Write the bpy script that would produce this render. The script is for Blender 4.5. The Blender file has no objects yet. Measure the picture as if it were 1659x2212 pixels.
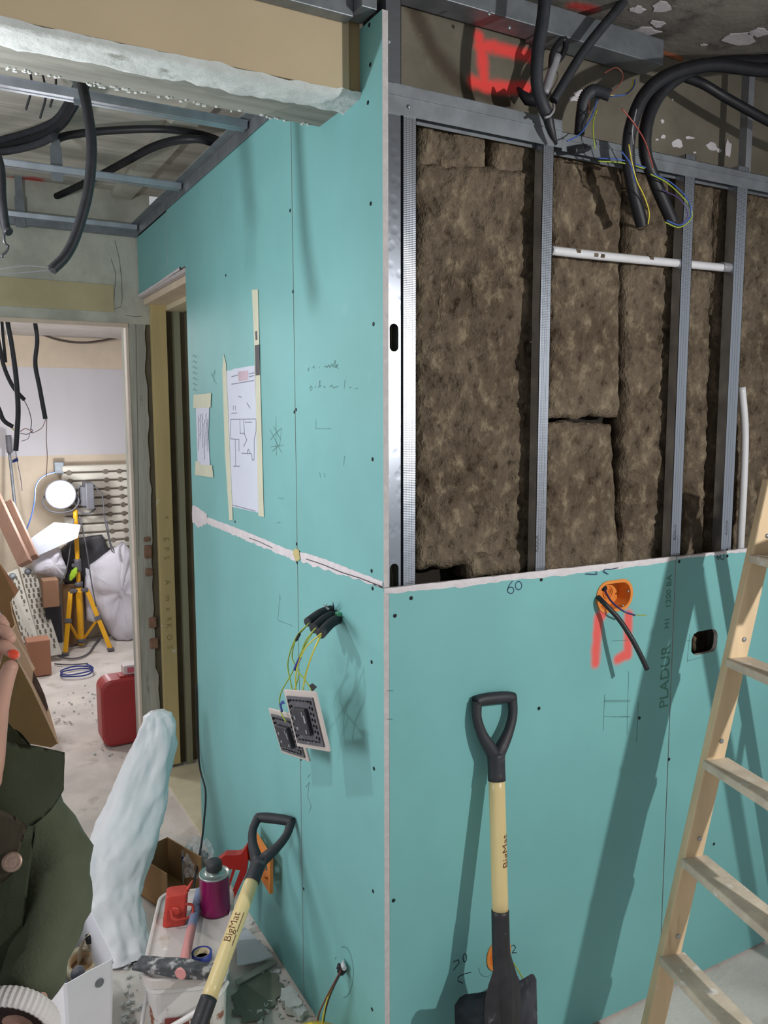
import bpy, bmesh, math, random
from math import radians, sin, cos, pi
from mathutils import Vector, Matrix, noise
from mathutils.geometry import delaunay_2d_cdt
random.seed(7)
V = Vector
scene = bpy.context.scene
COL = scene.collection

# ------------------------------------------------------------------ camera
W_, H_ = 1659, 2212
FPX = 1755.0
YAW, PITCH, ROLL = radians(28.97), radians(6.6), radians(-0.144)
CAM = V((-0.822, -1.487, 1.62))
_f = V((sin(YAW) * cos(PITCH), cos(YAW) * cos(PITCH), -sin(PITCH)))
_r0 = V((cos(YAW), -sin(YAW), 0))
_u0 = _r0.cross(_f)
_r = cos(ROLL) * _r0 + sin(ROLL) * _u0
_u = -sin(ROLL) * _r0 + cos(ROLL) * _u0
cd = bpy.data.cameras.new('camera')
cam = bpy.data.objects.new('camera', cd)
COL.objects.link(cam)
cd.sensor_fit = 'VERTICAL'
cd.sensor_height = 24
cd.lens = FPX / H_ * 24
cd.clip_start = 0.02
cam.matrix_world = Matrix(((_r.x, _u.x, -_f.x, CAM.x), (_r.y, _u.y, -_f.y, CAM.y), (_r.z, _u.z, -_f.z, CAM.z), (0, 0, 0, 1)))
scene.camera = cam

# ------------------------------------------------------------------ exposure, ambient, lamps
scene.view_settings.view_transform = 'Standard'
scene.view_settings.look = 'None'
scene.view_settings.gamma = 1
scene.view_settings.use_curve_mapping = False
scene.view_settings.exposure = 0.0
wd = bpy.data.worlds.new('world')
scene.world = wd
wd.use_nodes = True
wd.node_tree.nodes['Background'].inputs[0].default_value = (0.93, 0.96, 1.0, 1)
wd.node_tree.nodes['Background'].inputs[1].default_value = 0.42


def lamp(name, kind, loc, energy, size=0.1, color=(1, 1, 1), aim=None, spot=None, blend=0.5):
    d = bpy.data.lights.new(name, kind)
    d.energy = energy
    d.color = color
    if kind == 'AREA':
        d.shape = 'DISK'
        d.size = size
    else:
        d.shadow_soft_size = size
    if kind == 'SPOT':
        d.spot_size = spot
        d.spot_blend = blend
    o = bpy.data.objects.new(name, d)
    COL.objects.link(o)
    o.location = loc
    if aim is not None:
        o.rotation_euler = (V(aim) - V(loc)).to_track_quat('-Z', 'Y').to_euler()
    return o


# work light standing to the right of the photographer, aimed at the partition corner
lamp('work_light', 'SPOT', (0.90, -1.85, 1.82), 104, 0.020, (1.0, 0.98, 0.95), aim=(0.05, 0.0, 1.15), spot=radians(130), blend=0.9)
# bulb hanging in the hall behind the header beam
lamp('hall_bulb', 'POINT', (-1.0, 0.46, 1.96), 21.5, 0.03, (0.98, 0.98, 1.0))
# second work light standing further left in the hall, aimed low across the floor at the green wall
lamp('hall_work_light', 'SPOT', (-2.05, 0.36, 1.30), 72, 0.45, (0.99, 0.98, 1.0), aim=(0.0, 0.12, 0.62), spot=radians(100), blend=1.0)
# floodlights of the far room
lamp('far_flood', 'POINT', (-0.12, 4.10, 1.16), 13, 0.05, (0.96, 0.97, 1.0))
lamp('far_room_bulb', 'POINT', (-0.9, 3.3, 2.05), 38, 0.08, (1.0, 0.97, 0.98))


# ------------------------------------------------------------------ pixel of the photograph -> ray -> point on a plane of the room
def ray(px, py):
    return _r * ((px - W_ / 2) / FPX) - _u * ((py - H_ / 2) / FPX) + _f


def at(px, py, ax, v=0.0):
    d = ray(px, py)
    i = 'xyz'.index(ax)
    return CAM + d * ((v - CAM[i]) / d[i])


def dep(px, py, z):
    return CAM + ray(px, py) * z


# ------------------------------------------------------------------ materials
def lin(c):
    return tuple(((x / 255) / 12.92 if x / 255 <= 0.04045 else ((x / 255 + 0.055) / 1.055) ** 2.4) for x in c)


MATS = {}


class NT:
    def __init__(s, name):
        s.m = bpy.data.materials.new(name)
        s.m.use_nodes = True
        s.t = s.m.node_tree
        s.n = s.t.nodes
        s.b = s.n['Principled BSDF']
        s._co = None

    def co(s):
        if s._co is None:
            s._co = s.n.new('ShaderNodeTexCoord').outputs['Object']
        return s._co

    def lk(s, a, b):
        s.t.links.new(a, b)

    def put(s, v, inp):
        if hasattr(v, 'links'):
            s.lk(v, inp)
        else:
            inp.default_value = v

    def math(s, op, a, b=0.0, c=0.0):
        n = s.n.new('ShaderNodeMath')
        n.operation = op
        for i, v in enumerate((a, b, c)):
            s.put(v, n.inputs[i])
        return n.outputs[0]

    def vec(s, op, a, b=(0, 0, 0)):
        n = s.n.new('ShaderNodeVectorMath')
        n.operation = op
        s.put(a, n.inputs[0])
        s.put(b, n.inputs[1])
        return n.outputs['Value'] if op in ('DOT_PRODUCT', 'LENGTH') else n.outputs[0]

    def noise(s, scale, detail=4, rough=0.55, stretch=None):
        n = s.n.new('ShaderNodeTexNoise')
        n.inputs['Scale'].default_value = scale
        n.inputs['Detail'].default_value = detail
        n.inputs['Roughness'].default_value = rough
        c = s.co()
        if stretch:
            c = s.vec('MULTIPLY', c, stretch)
        s.lk(c, n.inputs['Vector'])
        return n.outputs['Fac']

    def step(s, v, lo, hi):
        n = s.n.new('ShaderNodeMapRange')
        n.interpolation_type = 'SMOOTHSTEP'
        s.put(v, n.inputs['Value'])
        n.inputs['From Min'].default_value = lo
        n.inputs['From Max'].default_value = hi
        return n.outputs[0]

    def mix(s, fac, a, b):
        n = s.n.new('ShaderNodeMix')
        n.data_type = 'RGBA'
        s.put(fac, n.inputs[0])
        s.put(a if hasattr(a, 'links') else (*a, 1), n.inputs[6])
        s.put(b if hasattr(b, 'links') else (*b, 1), n.inputs[7])
        return n.outputs[2]

    def capsule(s, a, b):
        """distance of the shading point from the segment a-b (object space)"""
        a, b = V(a), V(b)
        ba = b - a
        pa = s.vec('SUBTRACT', s.co(), tuple(a))
        h = s.math('DIVIDE', s.vec('DOT_PRODUCT', pa, tuple(ba)), max(ba.dot(ba), 1e-9))
        n = s.n.new('ShaderNodeClamp')
        s.lk(h, n.inputs[0])
        sc = s.n.new('ShaderNodeVectorMath')
        sc.operation = 'SCALE'
        sc.inputs[0].default_value = tuple(ba)
        s.lk(n.outputs[0], sc.inputs['Scale'])
        return s.vec('LENGTH', s.vec('SUBTRACT', pa, sc.outputs[0]))

    def bump(s, h, strength, dist=0.01):
        n = s.n.new('ShaderNodeBump')
        n.inputs['Strength'].default_value = strength
        n.inputs['Distance'].default_value = dist
        s.lk(h, n.inputs['Height'])
        s.lk(n.outputs[0], s.b.inputs['Normal'])


def mat(name, rgb, rough=0.6, metal=0.0, var=0.12, scale=12, bump=0.0, bscale=60, stains=(), sprays=(), stretch=None, spec=None, alpha=None):
    """stains: (rgb, noise scale, low, high[, stretch]); sprays: (rgb, [(a, b)...], radius, softness)"""
    t = NT(name)
    c = lin(rgb)
    dk = tuple(x * (1 - var) for x in c)
    lt = tuple(min(1, x * (1 + var)) for x in c)
    out = t.mix(t.step(t.noise(scale, 5, stretch=stretch), 0.3, 0.7), dk, lt)
    for st in stains:
        n = t.noise(st[1], 5, 0.6, st[4] if len(st) > 4 else None)
        out = t.mix(t.step(n, st[2], st[3]), out, lin(st[0]))
    for sp in sprays:
        d = None
        for a, b in sp[1]:
            k = t.capsule(a, b)
            d = k if d is None else t.math('MINIMUM', d, k)
        d = t.math('ADD', d, t.math('MULTIPLY', t.math('SUBTRACT', t.noise(28, 4), 0.5), sp[3] * 1.1))
        m = t.math('SUBTRACT', 1.0, t.step(d, sp[2] - sp[3] * 0.5, sp[2] + sp[3]))
        out = t.mix(t.math('MULTIPLY', m, sp[4] if len(sp) > 4 else 0.92), out, lin(sp[0]))
    t.lk(out, t.b.inputs['Base Color'])
    t.b.inputs['Roughness'].default_value = rough
    t.b.inputs['Metallic'].default_value = metal
    if spec is not None:
        t.b.inputs['Specular IOR Level'].default_value = spec
    if alpha is not None:
        t.b.inputs['Alpha'].default_value = alpha
    if bump:
        t.bump(t.noise(bscale, 6, 0.6, stretch), bump, 0.01)
    return t.m


# ------------------------------------------------------------------ mesh helpers (all take world coordinates)
def link(name, bm, m, parent=None, smooth=False, local=False):
    me = bpy.data.meshes.new(name)
    o = bpy.data.objects.new(name, me)
    COL.objects.link(o)
    off = V((0, 0, 0))
    if parent is not None:
        o.parent = parent
        if not local:
            q = parent
            while q is not None:
                off += q.location
                q = q.parent
    if off.length and not local:
        bmesh.ops.translate(bm, verts=bm.verts[:], vec=-off)
    bmesh.ops.dissolve_degenerate(bm, dist=1e-6, edges=bm.edges[:])
    bmesh.ops.recalc_face_normals(bm, faces=bm.faces[:])
    if smooth:
        for f in bm.faces:
            f.smooth = True
    bm.to_mesh(me)
    bm.free()
    for mm in (m if isinstance(m, (list, tuple)) else [m]):
        me.materials.append(mm)
    return o


def tag(o, label=None, cat=None, group=None, kind=None):
    if label:
        o['label'] = label
    if cat:
        o['category'] = cat
    if group:
        o['group'] = group
    if kind:
        o['kind'] = kind
    return o


def thing(name, label, cat, loc=(0, 0, 0), group=None):
    o = bpy.data.objects.new(name, None)
    COL.objects.link(o)
    o.location = loc
    o.empty_display_size = 0.05
    return tag(o, label, cat, group)


def struct(name, loc=(0, 0, 0)):
    o = bpy.data.objects.new(name, None)
    COL.objects.link(o)
    o.location = loc
    return tag(o, kind='structure')


def copy_tree(o, parent=None):
    c = o.copy()
    COL.objects.link(c)
    if parent is not None:
        c.parent = parent
    for ch in list(o.children):
        copy_tree(ch, c)
    return c


def B():
    return bmesh.new()


def box(bm, lo, hi, bev=0.0, M=None):
    lo, hi = V(lo), V(hi)
    g = bmesh.ops.create_cube(bm, size=1)
    vs = g['verts']
    c, s = (lo + hi) / 2, hi - lo
    for v in vs:
        v.co = V((v.co.x * s.x, v.co.y * s.y, v.co.z * s.z)) + c
    if bev:
        es = list({e for v in vs for e in v.link_edges})
        r = bmesh.ops.bevel(bm, geom=es, offset=bev, segments=2, affect='EDGES', profile=0.5)
        vs = list({v for f in r['faces'] for v in f.verts} | {v for v in vs if v.is_valid})
    if M is not None:
        for v in vs:
            v.co = M @ v.co
    return vs


def obox(bm, a, b, wx, wy, side, bev=0.0):
    """bar from a to b; side: rough direction of its wx axis"""
    a, b = V(a), V(b)
    z = (b - a).normalized()
    x = V(side)
    x = (x - z * x.dot(z)).normalized()
    y = z.cross(x)
    M = Matrix(((x.x, y.x, z.x, a.x), (x.y, y.y, z.y, a.y), (x.z, y.z, z.z, a.z), (0, 0, 0, 1)))
    return box(bm, (-wx / 2, -wy / 2, 0), (wx / 2, wy / 2, (b - a).length), bev, M)


def smooth_path(pts, step):
    P = [V(p) for p in pts]
    if len(P) > 2:
        Q = [P[0] * 2 - P[1]] + P + [P[-1] * 2 - P[-2]]
        out = []
        for i in range(1, len(Q) - 2):
            for k in range(24):
                t = k / 24
                a, b, c, d = Q[i - 1], Q[i], Q[i + 1], Q[i + 2]
                out.append(0.5 * ((2 * b) + (c - a) * t + (2 * a - 5 * b + 4 * c - d) * t * t + (3 * b - a - 3 * c + d) * t ** 3))
        out.append(P[-1])
        P = out
    L = [0]
    for i in range(1, len(P)):
        L.append(L[-1] + (P[i] - P[i - 1]).length)
    n = max(2, int(L[-1] / step) + 1)
    res, j = [], 0
    for i in range(n + 1):
        s = L[-1] * i / n
        while j < len(P) - 2 and L[j + 1] < s:
            j += 1
        seg = max(L[j + 1] - L[j], 1e-9)
        res.append(P[j].lerp(P[j + 1], (s - L[j]) / seg))
    return res


def tube(bm, pts, r, n=8, ridge=0.0, pitch=0.0042, step=None, caps=True):
    """ridge>0: corrugated conduit. r: radius or [r0, r1, ...] along the path"""
    st = pitch / 2 if ridge else (step or max(0.004, (r if not isinstance(r, list) else max(r)) * 1.2))
    P = smooth_path(pts, st)
    t = (P[1] - P[0]).normalized()
    u = t.orthogonal().normalized()
    rings = []
    for i, p in enumerate(P):
        tt = (P[min(i + 1, len(P) - 1)] - P[max(i - 1, 0)])
        if tt.length > 1e-9:
            tt.normalize()
        else:
            tt = t
        u = (u - tt * u.dot(tt)).normalized()
        w = tt.cross(u)
        t = tt
        if isinstance(r, list):
            f = i / (len(P) - 1) * (len(r) - 1)
            k = min(int(f), len(r) - 2)
            rr = r[k] + (r[k + 1] - r[k]) * (f - k)
        else:
            rr = r
        if ridge and i % 2:
            rr *= 1 - ridge
        rings.append([bm.verts.new(p + (u * cos(2 * pi * k / n) + w * sin(2 * pi * k / n)) * rr) for k in range(n)])
    for a, b in zip(rings, rings[1:]):
        for k in range(n):
            f = bm.faces.new((a[k], a[(k + 1) % n], b[(k + 1) % n], b[k]))
            f.smooth = True
    if caps:
        bm.faces.new(rings[0][::-1])
        bm.faces.new(rings[-1])
    return [v for rg in rings for v in rg]


def lathe(bm, prof, M=None, n=24):
    """prof: (radius, height) pairs about local z"""
    M = M or Matrix.Identity(4)
    rings = [[bm.verts.new(M @ V((r * cos(2 * pi * k / n), r * sin(2 * pi * k / n), z))) for k in range(n)] for r, z in prof]
    for a, b in zip(rings, rings[1:]):
        for k in range(n):
            f = bm.faces.new((a[k], a[(k + 1) % n], b[(k + 1) % n], b[k]))
            f.smooth = True
    bm.faces.new(rings[0][::-1])
    bm.faces.new(rings[-1])


def prism(bm, poly, h, M):
    """polygon in local xy extruded along local z by h, placed by M"""
    a = [bm.verts.new(M @ V((x, y, 0))) for x, y in poly]
    b = [bm.verts.new(M @ V((x, y, h))) for x, y in poly]
    bm.faces.new(a[::-1])
    bm.faces.new(b)
    n = len(a)
    for i in range(n):
        bm.faces.new((a[i], a[(i + 1) % n], b[(i + 1) % n], b[i]))


def frame_m(o, x, y):
    x = V(x).normalized()
    y = V(y)
    y = (y - x * y.dot(x)).normalized()
    z = x.cross(y)
    o = V(o)
    return Matrix(((x.x, y.x, z.x, o.x), (x.y, y.y, z.y, o.y), (x.z, y.z, z.z, o.z), (0, 0, 0, 1)))


def plate(bm, outer, holes, h, M):
    """flat board with holes: 2D loops, extruded by h along local z"""
    pts, edges, faces = [], [], []
    loops = [outer] + list(holes)
    for lp in loops:
        s = len(pts)
        pts += [V(p) for p in lp]
        edges += [(s + i, s + (i + 1) % len(lp)) for i in range(len(lp))]
    vs, es, fs, ov, oe, of = delaunay_2d_cdt(pts, edges, [], 2 if False else 1, 1e-6)
    src = {}

    def inside(p, lp):
        c = False
        for i in range(len(lp)):
            (x1, y1), (x2, y2) = lp[i], lp[i - 1]
            if (y1 > p[1]) != (y2 > p[1]) and p[0] < (x2 - x1) * (p[1] - y1) / (y2 - y1) + x1:
                c = not c
        return c
    a = [bm.verts.new(M @ V((p[0], p[1], 0))) for p in vs]
    b = [bm.verts.new(M @ V((p[0], p[1], h))) for p in vs]
    for f in fs:
        c = sum((V(vs[i]) for i in f), V((0, 0))) / len(f)
        if not inside(c, outer) or any(inside(c, lp) for lp in holes):
            continue
        bm.faces.new([a[i] for i in f][::-1])
        bm.faces.new([b[i] for i in f])
    for e in list({e for v in a for e in v.link_edges if e.is_boundary}):
        i, j = a.index(e.verts[0]), a.index(e.verts[1])
        bm.faces.new((a[i], a[j], b[j], b[i]))


def ribbons(bm, lines, w, n):
    """flat strokes on a surface with normal n (pencil, print)"""
    n = V(n)
    for ln in lines:
        P = [V(p) + n * 0.0004 for p in ln]
        for i in range(len(P) - 1):
            d = (P[i + 1] - P[i])
            if d.length < 1e-6:
                continue
            s = n.cross(d).normalized() * (w / 2)
            bm.faces.new([bm.verts.new(q) for q in (P[i] - s, P[i + 1] - s, P[i + 1] + s, P[i] + s)])


def text(name, body, size, m, parent, M, wrap=None, thick=0.0002):
    c = bpy.data.curves.new(name, 'FONT')
    c.body = body
    c.size = size
    c.extrude = thick
    c.align_x = 'CENTER'
    c.align_y = 'CENTER'
    c.resolution_u = 3
    t = bpy.data.objects.new(name, c)
    COL.objects.link(t)
    bpy.context.view_layer.update()
    me = bpy.data.meshes.new_from_object(t)
    bpy.data.objects.remove(t)
    bm = B()
    bm.from_mesh(me)
    bpy.data.meshes.remove(me)
    if wrap:
        bmesh.ops.triangulate(bm, faces=bm.faces[:])
        for _ in range(3):
            bmesh.ops.subdivide_edges(bm, edges=[e for e in bm.edges if e.calc_length() > 0.0022], cuts=1)
            bmesh.ops.triangulate(bm, faces=bm.faces[:])
    for v in bm.verts:
        v.co = M @ (wrap(v.co) if wrap else v.co)
    return link(name, bm, m, parent)


def nz(p, s, o=0.0):
    return noise.fractal(V(p) * s + V((o, o * 1.7, o * 0.3)), 1.0, 2.0, 4)


RW = lambda x, z, o=0.001: Matrix(((1, 0, 0, x), (0, 0, -1, -o), (0, 1, 0, z), (0, 0, 0, 1)))        # upright on the right wall
RWV = lambda x, z, o=0.001: Matrix(((0, -1, 0, x), (0, 0, -1, -o), (1, 0, 0, z), (0, 0, 0, 1)))      # reading upwards on the right wall

# ------------------------------------------------------------------ palette
GREEN_L = mat('green_board_hall', (120, 180, 180), 0.62, var=0.05, scale=3, bump=0.03, bscale=400, stains=(((146, 192, 190), 5, 0.66, 0.80), ((104, 166, 164), 9, 0.70, 0.80)))
_red = (236, 84, 76)
_sq = [at(1292, 1335, 'y'), at(1286, 1430, 'y'), at(1318, 1425, 'y'), at(1356, 1415, 'y'), at(1357, 1330, 'y')]
GREEN_R = mat('green_board_room', (118, 180, 180), 0.62, var=0.05, scale=3, bump=0.03, bscale=400,
              stains=(((132, 188, 186), 6, 0.68, 0.82), ((168, 204, 202), 40, 0.77, 0.80)),
              sprays=((_red, [(_sq[0], _sq[1]), (at(1335, 1424, 'y'), at(1352, 1414, 'y')), (_sq[3], _sq[4]), (_sq[0], at(1300, 1328, 'y'))], 0.012, 0.011),))
GYPSUM = mat('gypsum_core', (196, 190, 190), 0.9, var=0.08, scale=60, bump=0.25, bscale=250)
FILLER = mat('filler_white', (218, 212, 216), 0.9, var=0.06, scale=30, bump=0.3, bscale=120)
STEEL = mat('galvanised_steel', (176, 181, 190), 0.40, 0.85, var=0.12, scale=14, bump=0.03, bscale=30, stretch=(1, 1, 0.15))
STEEL_D = mat('galvanised_dull', (132, 138, 144), 0.5, 0.6, var=0.15, scale=20)
WOOL = None
CONC_H = mat('concrete_hall', (184, 186, 174), 0.9, var=0.18, scale=6, bump=0.35, bscale=40, stains=(((160, 162, 150), 4, 0.55, 0.75), ((196, 192, 176), 9, 0.62, 0.75)))
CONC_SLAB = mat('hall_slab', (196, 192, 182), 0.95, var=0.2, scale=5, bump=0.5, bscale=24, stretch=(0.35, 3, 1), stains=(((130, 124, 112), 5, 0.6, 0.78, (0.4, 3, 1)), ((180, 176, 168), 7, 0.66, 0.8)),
                sprays=(((200, 60, 58), [(at(25, 388, 'z', 2.58), at(75, 388, 'z', 2.58))], 0.03, 0.03),))
_f0 = dict(y=0.16)
_s = lambda x, y: at(x, y, 'y', 0.16)
CONC_R = mat('concrete_room', (116, 110, 97), 0.95, var=0.2, scale=5, bump=0.35, bscale=30,
             stains=(((88, 82, 70), 5, 0.6, 0.75), ((140, 134, 120), 9, 0.6, 0.8), ((196, 192, 186), 60, 0.745, 0.76)),
             sprays=(((70, 58, 46), [(_s(890, 10), _s(935, 110)), (_s(935, 110), _s(1000, 190)), (_s(1000, 190), _s(1100, 225))], 0.014, 0.02, 0.8),
                     ((255, 78, 74), [(_s(1034, 78), _s(1040, 104)), (_s(1040, 104), _s(1046, 178)), (_s(1036, 100), _s(1070, 100)), (_s(1070, 104), _s(1150, 122)), (_s(1020, 176), _s(1046, 184)), (_s(1046, 186), _s(1140, 192))], 0.011, 0.013)))
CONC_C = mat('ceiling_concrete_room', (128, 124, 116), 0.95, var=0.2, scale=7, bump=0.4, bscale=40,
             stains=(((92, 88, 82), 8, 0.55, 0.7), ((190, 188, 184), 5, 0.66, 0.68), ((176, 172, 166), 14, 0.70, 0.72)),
             sprays=(((235, 62, 60), [(at(1240, 12, 'z', 2.59), at(1280, 20, 'z', 2.59))], 0.012, 0.02, 0.8),))
TAN = mat('tan_board', (198, 180, 148), 0.8, var=0.05, scale=4, bump=0.04, bscale=200, stains=(((140, 112, 80), 45, 0.80, 0.82),))
TAN_D = mat('tan_board_edge', (168, 144, 104), 0.85, var=0.06, scale=8)
PLASTER = mat('white_plaster', (206, 210, 208), 0.95, var=0.1, scale=14, bump=0.5, bscale=50, stains=(((150, 152, 146), 12, 0.62, 0.74),))
CONC_B = mat('beam_underside', (138, 138, 130), 0.95, var=0.22, scale=10, bump=0.5, bscale=40, stretch=(0.3, 2, 1), stains=(((196, 198, 194), 9, 0.64, 0.7, (0.4, 2, 1)),))
FLOOR = mat('dusty_floor', (216, 209, 202), 0.92, var=0.14, scale=4, bump=0.25, bscale=60, stains=(((184, 176, 166), 5, 0.58, 0.72), ((214, 208, 202), 8, 0.6, 0.72), ((110, 100, 88), 60, 0.76, 0.80)))
CREAM = mat('cream_screed', (216, 208, 178), 0.9, var=0.08, scale=6, bump=0.2, bscale=50, stains=(((168, 158, 132), 14, 0.68, 0.74),))
PINE = mat('pine_jamb', (196, 180, 128), 0.6, var=0.1, scale=5, stretch=(2, 2, 0.3), bump=0.05, stains=(((206, 212, 198), 9, 0.66, 0.70), ((150, 128, 84), 12, 0.70, 0.78)))
PINE_H = mat('pine_head', (222, 206, 184), 0.6, var=0.06, scale=8)
RECESS = mat('dark_recess', (112, 104, 84), 0.9, var=0.12, scale=8)
STRIP = mat('grey_green_strip', (140, 142, 118), 0.8, var=0.1, scale=8, stretch=(2, 2, 0.3))
LILAC = mat('far_wall_paint', (190, 188, 192), 0.85, var=0.03, scale=2, bump=0.03)
OCHRE = mat('far_wall_ochre', (196, 182, 162), 0.85, var=0.08, scale=4, bump=0.05)
GREYP = mat('far_ceiling_plaster', (170, 164, 158), 0.9, var=0.08, scale=6)
BLACK = mat('black_conduit', (30, 31, 36), 0.5, var=0.2, scale=40, stains=(((64, 64, 68), 30, 0.66, 0.8),))
BLACK2 = mat('dusty_conduit', (48, 50, 56), 0.6, var=0.2, scale=40, stains=(((92, 90, 88), 20, 0.64, 0.8),))
DARK = mat('dark_void', (16, 15, 14), 0.9)
PENCIL = mat('pencil_grey', (84, 118, 118), 0.9)
PEN = mat('blue_pen', (28, 50, 92), 0.7)
PENB = mat('dark_marker', (24, 44, 52), 0.7)
PRINT = mat('board_print', (84, 136, 122), 0.8)
WHITEPL = mat('white_plastic', (214, 214, 218), 0.35, var=0.04, scale=20)
WIRE = {k: mat('wire_' + k, c, 0.4) for k, c in dict(blue=(58, 92, 168), green=(150, 170, 60), yellow=(212, 196, 70), brown=(120, 66, 52), grey=(150, 150, 156), violet=(74, 60, 110), red=(160, 70, 62), dark=(40, 40, 44)).items()}

# ------------------------------------------------------------------ floor and ceilings
bm = B()
bmesh.ops.create_grid(bm, x_segments=150, y_segments=150, size=1)
for v in bm.verts:
    v.co = V((-0.25 + v.co.x * 2.6, 1.0 + v.co.y * 3.9, 0))
    v.co.z = -0.004 + 0.004 * nz(v.co, 2.2)
fl = tag(link('floor', bm, FLOOR, smooth=True), kind='structure')

bm = B(); box(bm, (-2.2, 0.30, 2.58), (0.10, 2.21, 2.70))
ch = tag(link('ceiling', bm, CONC_SLAB), kind='structure')
bm = B(); box(bm, (-2.2, -2.6, 2.59), (2.85, 0.30, 2.70))
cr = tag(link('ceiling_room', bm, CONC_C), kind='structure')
bm = B(); box(bm, (-2.6, 2.34, 2.195), (0.9, 4.85, 2.36))
cf = tag(link('ceiling_far_room', bm, GREYP), kind='structure')

# ------------------------------------------------------------------ left partition wall
LW = Matrix(((0, 0, 1, 0), (1, 0, 0, 0), (0, 1, 0, 0), (0, 0, 0, 1)))
wl = struct('wall_left')


def rect(a, b, c, d):
    return [(a, c), (b, c), (b, d), (a, d)]


def board(outer, holes=(), M=LW, parent=None, m=None):
    bm = B()
    plate(bm, outer, holes, 0.013, M)
    o = link('plasterboard', bm, [m, GYPSUM], parent)
    nrm = M.col[2].to_3d()
    for f in o.data.polygons:
        if abs(f.normal.dot(nrm)) < 0.8:
            f.material_index = 1
    return o


board(rect(0, 0.467, 0.004, 1.2585), parent=wl, m=GREEN_L)
board(rect(0.4705, 1.452, 0.004, 1.2590), parent=wl, m=GREEN_L)
board(rect(0, 0.467, 1.2612, 2.418), parent=wl, m=GREEN_L)
board([(0.4705, 1.2612), (1.452, 1.2612), (1.452, 2.16), (1.69, 2.16), (1.69, 2.40), (0.4705, 2.40)], parent=wl, m=GREEN_L)
board(rect(1.6935, 2.19, 2.155, 2.395), parent=wl, m=GREEN_L)


def band(name, top, bot, m, parent, out, step=0.012, amp=0.003, seed=0.0, th=0.0012):
    """irregular strip of filler: two edge polylines (world points) joined, slightly proud along out"""
    A, C = smooth_path(top, step), smooth_path(bot, step)
    n = max(len(A), len(C))
    A = [A[min(int(i * (len(A) - 1) / (n - 1) + .5), len(A) - 1)] for i in range(n)]
    C = [C[min(int(i * (len(C) - 1) / (n - 1) + .5), len(C) - 1)] for i in range(n)]
    out = V(out)
    bm = B()
    rows = []
    for i, (a, c) in enumerate(zip(A, C)):
        a = a + V((0, 0, amp * 0.4 * nz(a, 40, seed)))
        c = c + V((0, 0, amp * nz(c, 30, seed + 5)))
        rows.append([bm.verts.new(p) for p in (a + out * 0.0002, a + out * th, (a + c) / 2 + out * th * (1.6 + nz(a, 50)), c + out * th * .8, c + out * 0.0002)])
    for r0, r1 in zip(rows, rows[1:]):
        for k in range(4):
            bm.faces.new((r0[k], r0[k + 1], r1[k + 1], r1[k]))
    return link(name, bm, m, parent, smooth=False)


xl = lambda px, py: at(px, py, 'x', 0.0)
yr = lambda px, py: at(px, py, 'y', 0.0)
band('joint_filler', [xl(828, 1257), xl(700, 1207), xl(648, 1192)], [xl(828, 1269), xl(700, 1230), xl(652, 1213)], FILLER, wl, (-1, 0, 0), amp=0.006)
band('joint_filler', [xl(636, 1192), xl(560, 1160), xl(500, 1136), xl(448, 1117)], [xl(640, 1212), xl(560, 1179), xl(500, 1153), xl(448, 1132)], FILLER, wl, (-1, 0, 0), amp=0.006, seed=3)
band('joint_filler', [xl(448, 1112), xl(430, 1098), xl(416, 1092)], [xl(448, 1128), xl(432, 1140), xl(416, 1128)], FILLER, wl, (-1, 0, 0), amp=0.012, seed=5)
band('joint_filler', [xl(648, 1190), xl(642, 1184), xl(636, 1188)], [xl(650, 1206), xl(643, 1212), xl(637, 1204)], mat('yellow_filler', (196, 184, 130), 0.9, bump=0.3), wl, (-1, 0, 0), th=0.003)
# dark open joints behind the boards
bm = B(); box(bm, (0.011, 0.46, 0.01), (0.0135, 0.478, 2.40)); link('open_joint', bm, DARK, wl)
bm = B(); ribbons(bm, [[V((-0.0034, xl(px, 1200).y, z)) for px, z in ((829, 1.2635), (780, 1.2645), (740, 1.262), (700, 1.264), (664, 1.2625))], [V((-0.0034, xl(px, 1150).y, z)) for px, z in ((590, 1.258), (560, 1.262), (540, 1.262))]], 0.0016, (-1, 0, 0)); link('hairline_crack', bm, DARK, wl)
# frame studs behind the left boards (seen on edge at the top and in the doorway)
for y in (0.47, 0.95, 1.43):
    bm = B(); box(bm, (0.0135, y - 0.02, 0), (0.061, y + 0.02, 2.43)); link('steel_stud', bm, STEEL_D, wl)
bm = B(); box(bm, (0.0135, 0.31, 2.40), (0.061, 2.19, 2.445)); link('top_track', bm, STEEL_D, wl)
bm = B(); box(bm, (0.062, 0.30, 2.16), (0.075, 2.19, 2.40)); link('back_board', bm, STRIP, wl)
# screws
bm = B(); lathe(bm, [(0.0042, 0), (0.0046, 0.0008), (0.003, 0.0012)], n=8)
SCREW = bpy.data.meshes.new('screw')
bm.to_mesh(SCREW); bm.free(); SCREW.materials.append(mat('screw_head', (26, 34, 36), 0.5, 0.5))


def screws(pts, parent, M3):
    for p in pts:
        o = bpy.data.objects.new('screw', SCREW)
        COL.objects.link(o)
        o.parent = parent
        o.matrix_local = Matrix.Translation(p - parent.location) @ M3


ROT_L = Matrix.Rotation(-pi / 2, 4, 'Y')
ROT_R = Matrix.Rotation(pi / 2, 4, 'X')
screws([xl(*p) for p in ((798, 54), (800, 140), (795, 222), (801, 440), (807, 700), (805, 992), (803, 1233), (805, 1271), (803, 1430), (808, 1660), (806, 1925), (633, 630), (636, 890), (640, 885), (641, 1175), (642, 1215), (488, 595), (627, 455), (656, 1920), (650, 1640), (508, 1127), (804, 2180), (655, 2210))], wl, ROT_L)

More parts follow.
